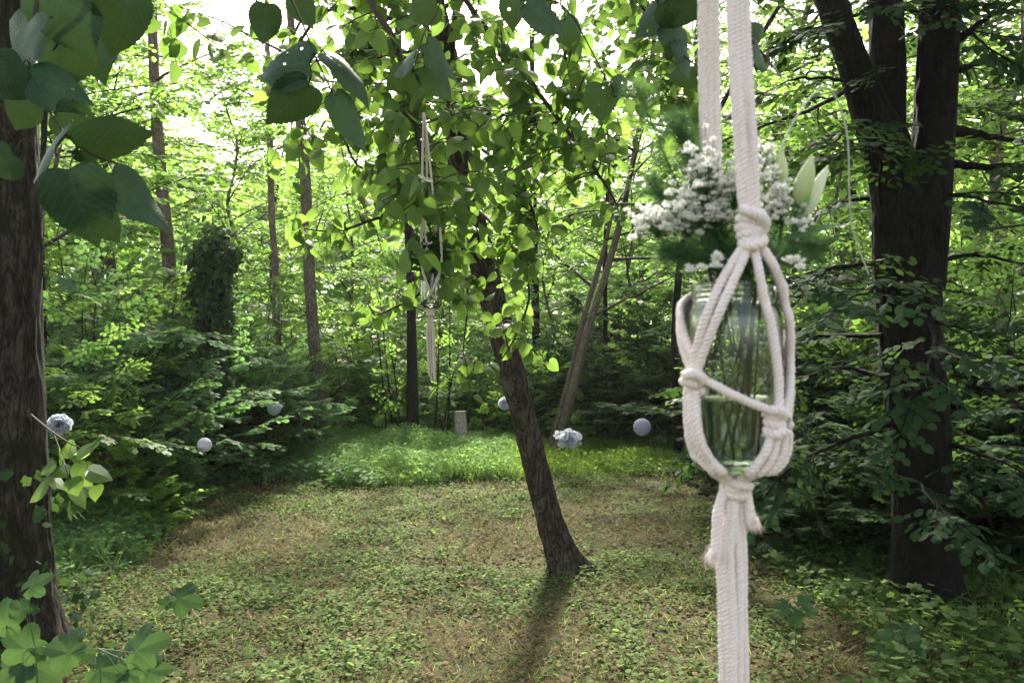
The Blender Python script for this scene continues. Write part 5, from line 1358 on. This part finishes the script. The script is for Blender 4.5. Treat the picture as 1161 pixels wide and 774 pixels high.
# larger white double flower
def lily():
    root = empty('lily_stem', mouth, 'pale green lily buds and a white petal at the right of the bouquet', 'flower', BG)
    st = Acc()
    def bud(px, py, L, w, ang, mat, dy=0.0):
        c = rel(J(px, py, dy), mouth); aa = math.radians(ang); d = np.array([math.cos(aa), -.12, math.sin(aa)]); Bm = basis(d, [0, -1, 0])
        t = np.linspace(0, 1, 30); ph = np.linspace(0, 2 * PI, 42, endpoint=False)
        pr = w * S / 2 * np.sin(PI * np.clip(t, .0, 1) ** .85) ** .75 * (1 - .25 * t); pr[0] = .0012; pr[-1] = .0006
        R_ = pr[:, None] * (1 - .16 * np.abs(np.cos(ph[None] * 1.5)) ** 6)
        loc = np.stack([R_ * np.cos(ph), np.broadcast_to(((t - .5) * L * S)[:, None], R_.shape), R_ * np.sin(ph)], -1).reshape(-1, 3) @ Bm.T + c
        i = np.arange(29)[:, None] * 42; j = np.arange(42)[None]; j2 = (j + 1) % 42
        a = Acc(); a.add(loc, np.stack([i + j, i + 42 + j, i + 42 + j2, i + j2], -1).reshape(-1, 4)); a.build('bud', mat, root)
        return c - d / np.linalg.norm(d) * L * S * .5
    e1 = bud(913, 204, 56, 24, 76, M['lily'], -.005); e2 = bud(887, 192, 40, 15, 92, M['lily'], .01); e3 = bud(924, 218, 66, 20, 66, M['lilyw'], .008)
    bot = rel(J(846, 500, .008), mouth); nk = np.array([.02, .005, 0])
    for e in (e1, e2, e3):
        v, f, uv = tube(smooth_path([bot, nk, (nk + e) / 2 + [.008, 0, -.004], e], 18), .0017, 6); st.add(v, f, uv)
    st.build('stem', M['stem'], root)
    a = Acc(); r = np.random.default_rng(3)
    place(a, leaf_half([(0, 0), (.09, .2), (.12, .5), (.07, .8), (0, 1)], 2, .3, .3), np.array([rel(J(895, 262), mouth), rel(J(885, 275, -.01), mouth)]), basis(np.array([[.3, -.2, .8], [.7, -.1, .4]]), np.array([[0, -1, .3], [0, -.6, 1.]])), .05, np.array([.4, .8]))
    a.build('leaf', M['fern'], root)
lily()
def frond(label, pts, wide, seed, dens=70, need=.014, dy0=0):
    r = np.random.default_rng(seed); root = empty('fern_frond', mouth, label, 'fern', BG); st = Acc(); nd = Acc()
    p = smooth_path([rel(J(830 + r.uniform(-15, 15), 500 if seed == 1 else 350 + seed * 9, 0), mouth), np.array([r.uniform(-.02, .02), .01, 0])] + [rel(J(*q), mouth) for q in pts], 40)
    v, f, uv = tube(p, np.linspace(.0011, .0004, 40), 5); st.add(v, f, uv)
    T = (np.array([[-.018, 0, 0], [.018, 0, 0], [0, 1, 0]]), np.array([[0, 1, 2]]), np.zeros((3, 2)))
    for k in range(46):
        u = .38 + .62 * k / 46; i = int(u * 39); i = min(i, 38); tdir = p[i + 1] - p[i]; tdir /= np.linalg.norm(tdir)
        s_ = r.normal(0, 1, 3); s_ -= tdir * np.dot(s_, tdir); s_ /= np.linalg.norm(s_); L = 1.15 * wide * S * (1.05 - u * .7) * r.uniform(.5, 1.1)
        q = smooth_path([p[i], p[i] + (s_ * .8 + tdir * .4) * L * .5, p[i] + (s_ * .8 + tdir * .6) * L - np.array([0, 0, .12 * L])], 8)
        v, f, uv = tube(q, .0003, 3); st.add(v, f, uv)
        n = dens; ii = r.integers(0, 8, n); d = r.normal(0, 1, (n, 3)) + tdir * .8
        place(nd, T, q[ii] + r.normal(0, .0022, (n, 3)), basis(d, r.normal(0, 1, (n, 3))), r.uniform(.5, 1, n) * need, r.random(n))
    st.build('stem', M['stem'], root); nd.build('needles', M['fern'], root, smooth=False)
frond('feathery fern rising high on the left of the bouquet', [(790, 250, .04), (760, 190, .06), (735, 130, .07), (720, 95, .07)], 62, 1)
frond('feathery fern behind the left flower clusters', [(800, 270, .03), (760, 235, .05), (735, 205, .06)], 60, 2)
frond('feathery fern drooping on the right of the bouquet', [(870, 290, .01), (905, 278, .02), (935, 282, .03)], 46, 3)
frond('dark feathery fern above the left of the jar rim', [(800, 300, .0), (775, 290, -.005), (752, 285, .0)], 42, 4)
frond('dark feathery fern just above the jar rim in the middle', [(840, 300, .0), (850, 290, .0), (870, 285, .0)], 42, 5)
frond('dark feathery fern behind the middle of the bouquet', [(825, 290, .02), (815, 265, .03), (800, 240, .04)], 46, 6)
frond('feathery fern upper middle behind the straps', [(810, 260, .04), (790, 200, .06), (775, 160, .07), (765, 130, .08)], 44, 7, 110)
# arching grass blade
root = empty('grass_stem', mouth, 'thin pale grass stem arching out over the right of the bouquet', 'grass stem', BG)
a = Acc(); p = smooth_path([rel(J(840, 480, 0), mouth), np.array([.022, .01, 0]), rel(J(876, 200, .02), mouth), rel(J(905, 130, .03), mouth), rel(J(938, 100, .04), mouth), rel(J(960, 150, .05), mouth), rel(J(965, 250, .06), mouth), rel(J(985, 312, .06), mouth)], 60)
v, f, uv = tube(p, np.linspace(.0011, .0006, 60), 5); a.add(v, f, uv); a.build('stalk', plain_mat('pale_stalk', (.4, .45, .34), .6), root)

# second, smaller hanger further back, tied to the drooping branch ---------
Y2 = 2.95; O2 = P(489, 340, Y2); s2 = Y2 / F
h2 = empty('macrame_hanger', O2, 'beige macrame hanger with a long tassel hanging below the leaning tree crown', 'hanger')
def h2p(q): return np.array([rel(P(x, y, Y2 + d), O2) for x, y, d in q])
a = Acc()
for q in ([(480, 128, 0), (479, 200, 0), (482, 262, -.04), (486, 285, -.05)], [(481, 128, 0), (489, 200, 0), (493, 250, 0), (496, 290, .03)], [(481, 128, 0), (484, 200, .02), (478, 262, .03), (477, 290, .03)]):
    w = h2p(q); v, f, uv = tube(smooth_path(w, 30), .0046, 6); a.add(v, f, uv)
a.build('straps', M['cord2'], h2)
a = Acc()
for q in ([(478, 258, -.045), (478, 300, -.055), (487, 328, -.056), (497, 345, -.02)], [(499, 258, -.045), (500, 300, -.055), (491, 328, -.056), (480, 345, -.02)], [(480, 345, -.02), (480, 350, -.0), (487, 353, 0)], [(497, 345, -.02), (496, 350, 0), (489, 353, 0)], [(477, 290, .03), (478, 335, .03), (488, 352, 0)], [(496, 290, .03), (498, 335, .03), (489, 352, 0)]):
    w = h2p(q); v, f, uv = tube(smooth_path(w, 24), .005, 6); a.add(v, f, uv)
a.build('net_cords', M['cord2'], h2)
a = Acc(); rr = np.random.default_rng(4)
for k in range(9):
    dx, dy = rr.uniform(-4, 4), rr.uniform(-.012, .012); w = h2p([(488, 350, 0), (488 + dx, 372, dy), (488.5 + dx, 400, dy), (490 + dx, 422 + rr.uniform(-8, 10), dy)])
    v, f, uv = tube(smooth_path(w, 20), .0042, 5); a.add(v, f, uv)
a.build('tassel', M['cord2'], h2)
a = Acc(); capped(a, h2p([(488, 350, 0), (488, 354, 0), (488, 358, 0)]), .017, 10); a.build('knot', M['cord2'], h2)
j2 = empty('glass_jar', O2, 'small glass jar in the beige hanger below the leaning tree crown', 'jar')
R2, H2 = 12.5 * s2, 46 * s2
v, f = lathe(np.vstack([outer * [R2 / RJ, H2 / HJ], inner * [R2 / RJ, H2 / HJ]]), 40); a = Acc(); a.add(v + [0, 0, -.03], f); a.build('glass_body', M['glass'], j2)
fl = empty('dark_posy', O2, 'little dark green posy in the small hanging jar', 'flower'); a = Acc(); st = Acc(); n = 420
d = rr.normal(0, 1, (n, 3)); c0 = rel(P(488, 288, Y2), O2); pos = c0 + d * [.028, .028, .035]
place(a, T_OVAL, pos, basis(d, rr.normal(0, 1, (n, 3))), rr.uniform(.014, .03, n), rr.random(n)); a.build('leaves', M['ivy'], fl, smooth=False)
for k in range(9):
    v, f, uv = tube(np.array([[rr.uniform(-.01, .01), rr.uniform(-.01, .01), 0], c0 + rr.normal(0, .015, 3)]), .0015, 4); st.add(v, f, uv)
st.build('stems', M['stem'], fl)
a = Acc()
for k in range(14): blossom(a, c0 + rr.normal(0, 1, 3) * [.024, .02, .024] + [0, -.03, .01], .02, rr, 10)
a.build('blossoms', M['petal'], fl, smooth=False)

# ================================================================== LIGHT, SKY, CAMERA
HAZE = .0005
SUN_EL, SUN_AZ = math.radians(42), math.radians(-3)     # azimuth to the right of the view
w = bpy.data.worlds.new('World'); scene.world = w; w.use_nodes = True
nt = w.node_tree; nt.nodes.clear(); sky = nt.nodes.new('ShaderNodeTexSky'); sky.sky_type = 'NISHITA'; sky.sun_disc = False
sky.sun_elevation = SUN_EL; sky.sun_rotation = SUN_AZ; sky.air_density = 1.0; sky.dust_density = 3.0; sky.ozone_density = 1.0
bg = nt.nodes.new('ShaderNodeBackground'); bg.inputs[1].default_value = .15; ow = nt.nodes.new('ShaderNodeOutputWorld')
rb = nt.nodes.new('ShaderNodeRGBToBW'); mxs = nt.nodes.new('ShaderNodeMix'); mxs.data_type = 'RGBA'; mxs.inputs[0].default_value = .6
wm = nt.nodes.new('ShaderNodeMix'); wm.data_type = 'RGBA'; wm.blend_type = 'MULTIPLY'; wm.inputs[0].default_value = 1; wm.inputs[7].default_value = (1.05, 1.0, .94, 1)
nt.links.new(sky.outputs[0], rb.inputs[0]); nt.links.new(sky.outputs[0], mxs.inputs[6]); nt.links.new(rb.outputs[0], mxs.inputs[7]); nt.links.new(mxs.outputs[2], wm.inputs[6]); nt.links.new(wm.outputs[2], bg.inputs[0]); nt.links.new(bg.outputs[0], ow.inputs[0])
ld = bpy.data.lights.new('sun', 'SUN'); ld.energy = 4.6; ld.angle = math.radians(5); ld.color = (1, .94, .82)
lo = bpy.data.objects.new('sun', ld); COL.objects.link(lo)
sv = Vector((math.cos(SUN_EL) * math.sin(SUN_AZ), math.cos(SUN_EL) * math.cos(SUN_AZ), math.sin(SUN_EL)))
lo.rotation_euler = (-sv).to_track_quat('-Z', 'Y').to_euler(); lo.location = sv * 50

m, nt_, out_ = mat_new('haze_air'); pv = N(nt_, 'ShaderNodeVolumePrincipled'); pv.inputs['Density'].default_value = HAZE; pv.inputs['Color'].default_value = (.96, .97, .95, 1); pv.inputs['Anisotropy'].default_value = .35
nt_.links.new(pv.outputs[0], out_.inputs['Volume'])
if HAZE > 0:
    hx = np.array([[x_, y_, z_] for x_ in (-75, 75) for y_ in (-12, 90) for z_ in (-1.2, 19)], float)
    a = Acc(); a.add(hx, [[0, 1, 3, 2], [4, 6, 7, 5], [0, 4, 5, 1], [2, 3, 7, 6], [0, 2, 6, 4], [1, 5, 7, 3]]); tag(a.build('haze', m, smooth=False), kind='stuff')
cd = bpy.data.cameras.new('camera'); cam = bpy.data.objects.new('camera', cd); COL.objects.link(cam); scene.camera = cam
cam.location = (0, 0, CH); cam.rotation_euler = (math.radians(90), 0, 0)
cd.sensor_width = 36; cd.lens = F / 1161 * 36; cd.clip_start = .02; cd.clip_end = 2000
cd.dof.use_dof = True; cd.dof.focus_distance = 4.0; cd.dof.aperture_fstop = 13
vs = scene.view_settings; vs.view_transform = 'Standard'; vs.look = 'None'; vs.gamma = 1; vs.exposure = 2.0
cy = scene.cycles; cy.use_denoising = True; cy.max_bounces = 8; cy.diffuse_bounces = 4; cy.glossy_bounces = 3; cy.transmission_bounces = 8; cy.transparent_max_bounces = 8
cy.caustics_reflective = False; cy.caustics_refractive = False; cy.sample_clamp_indirect = 8
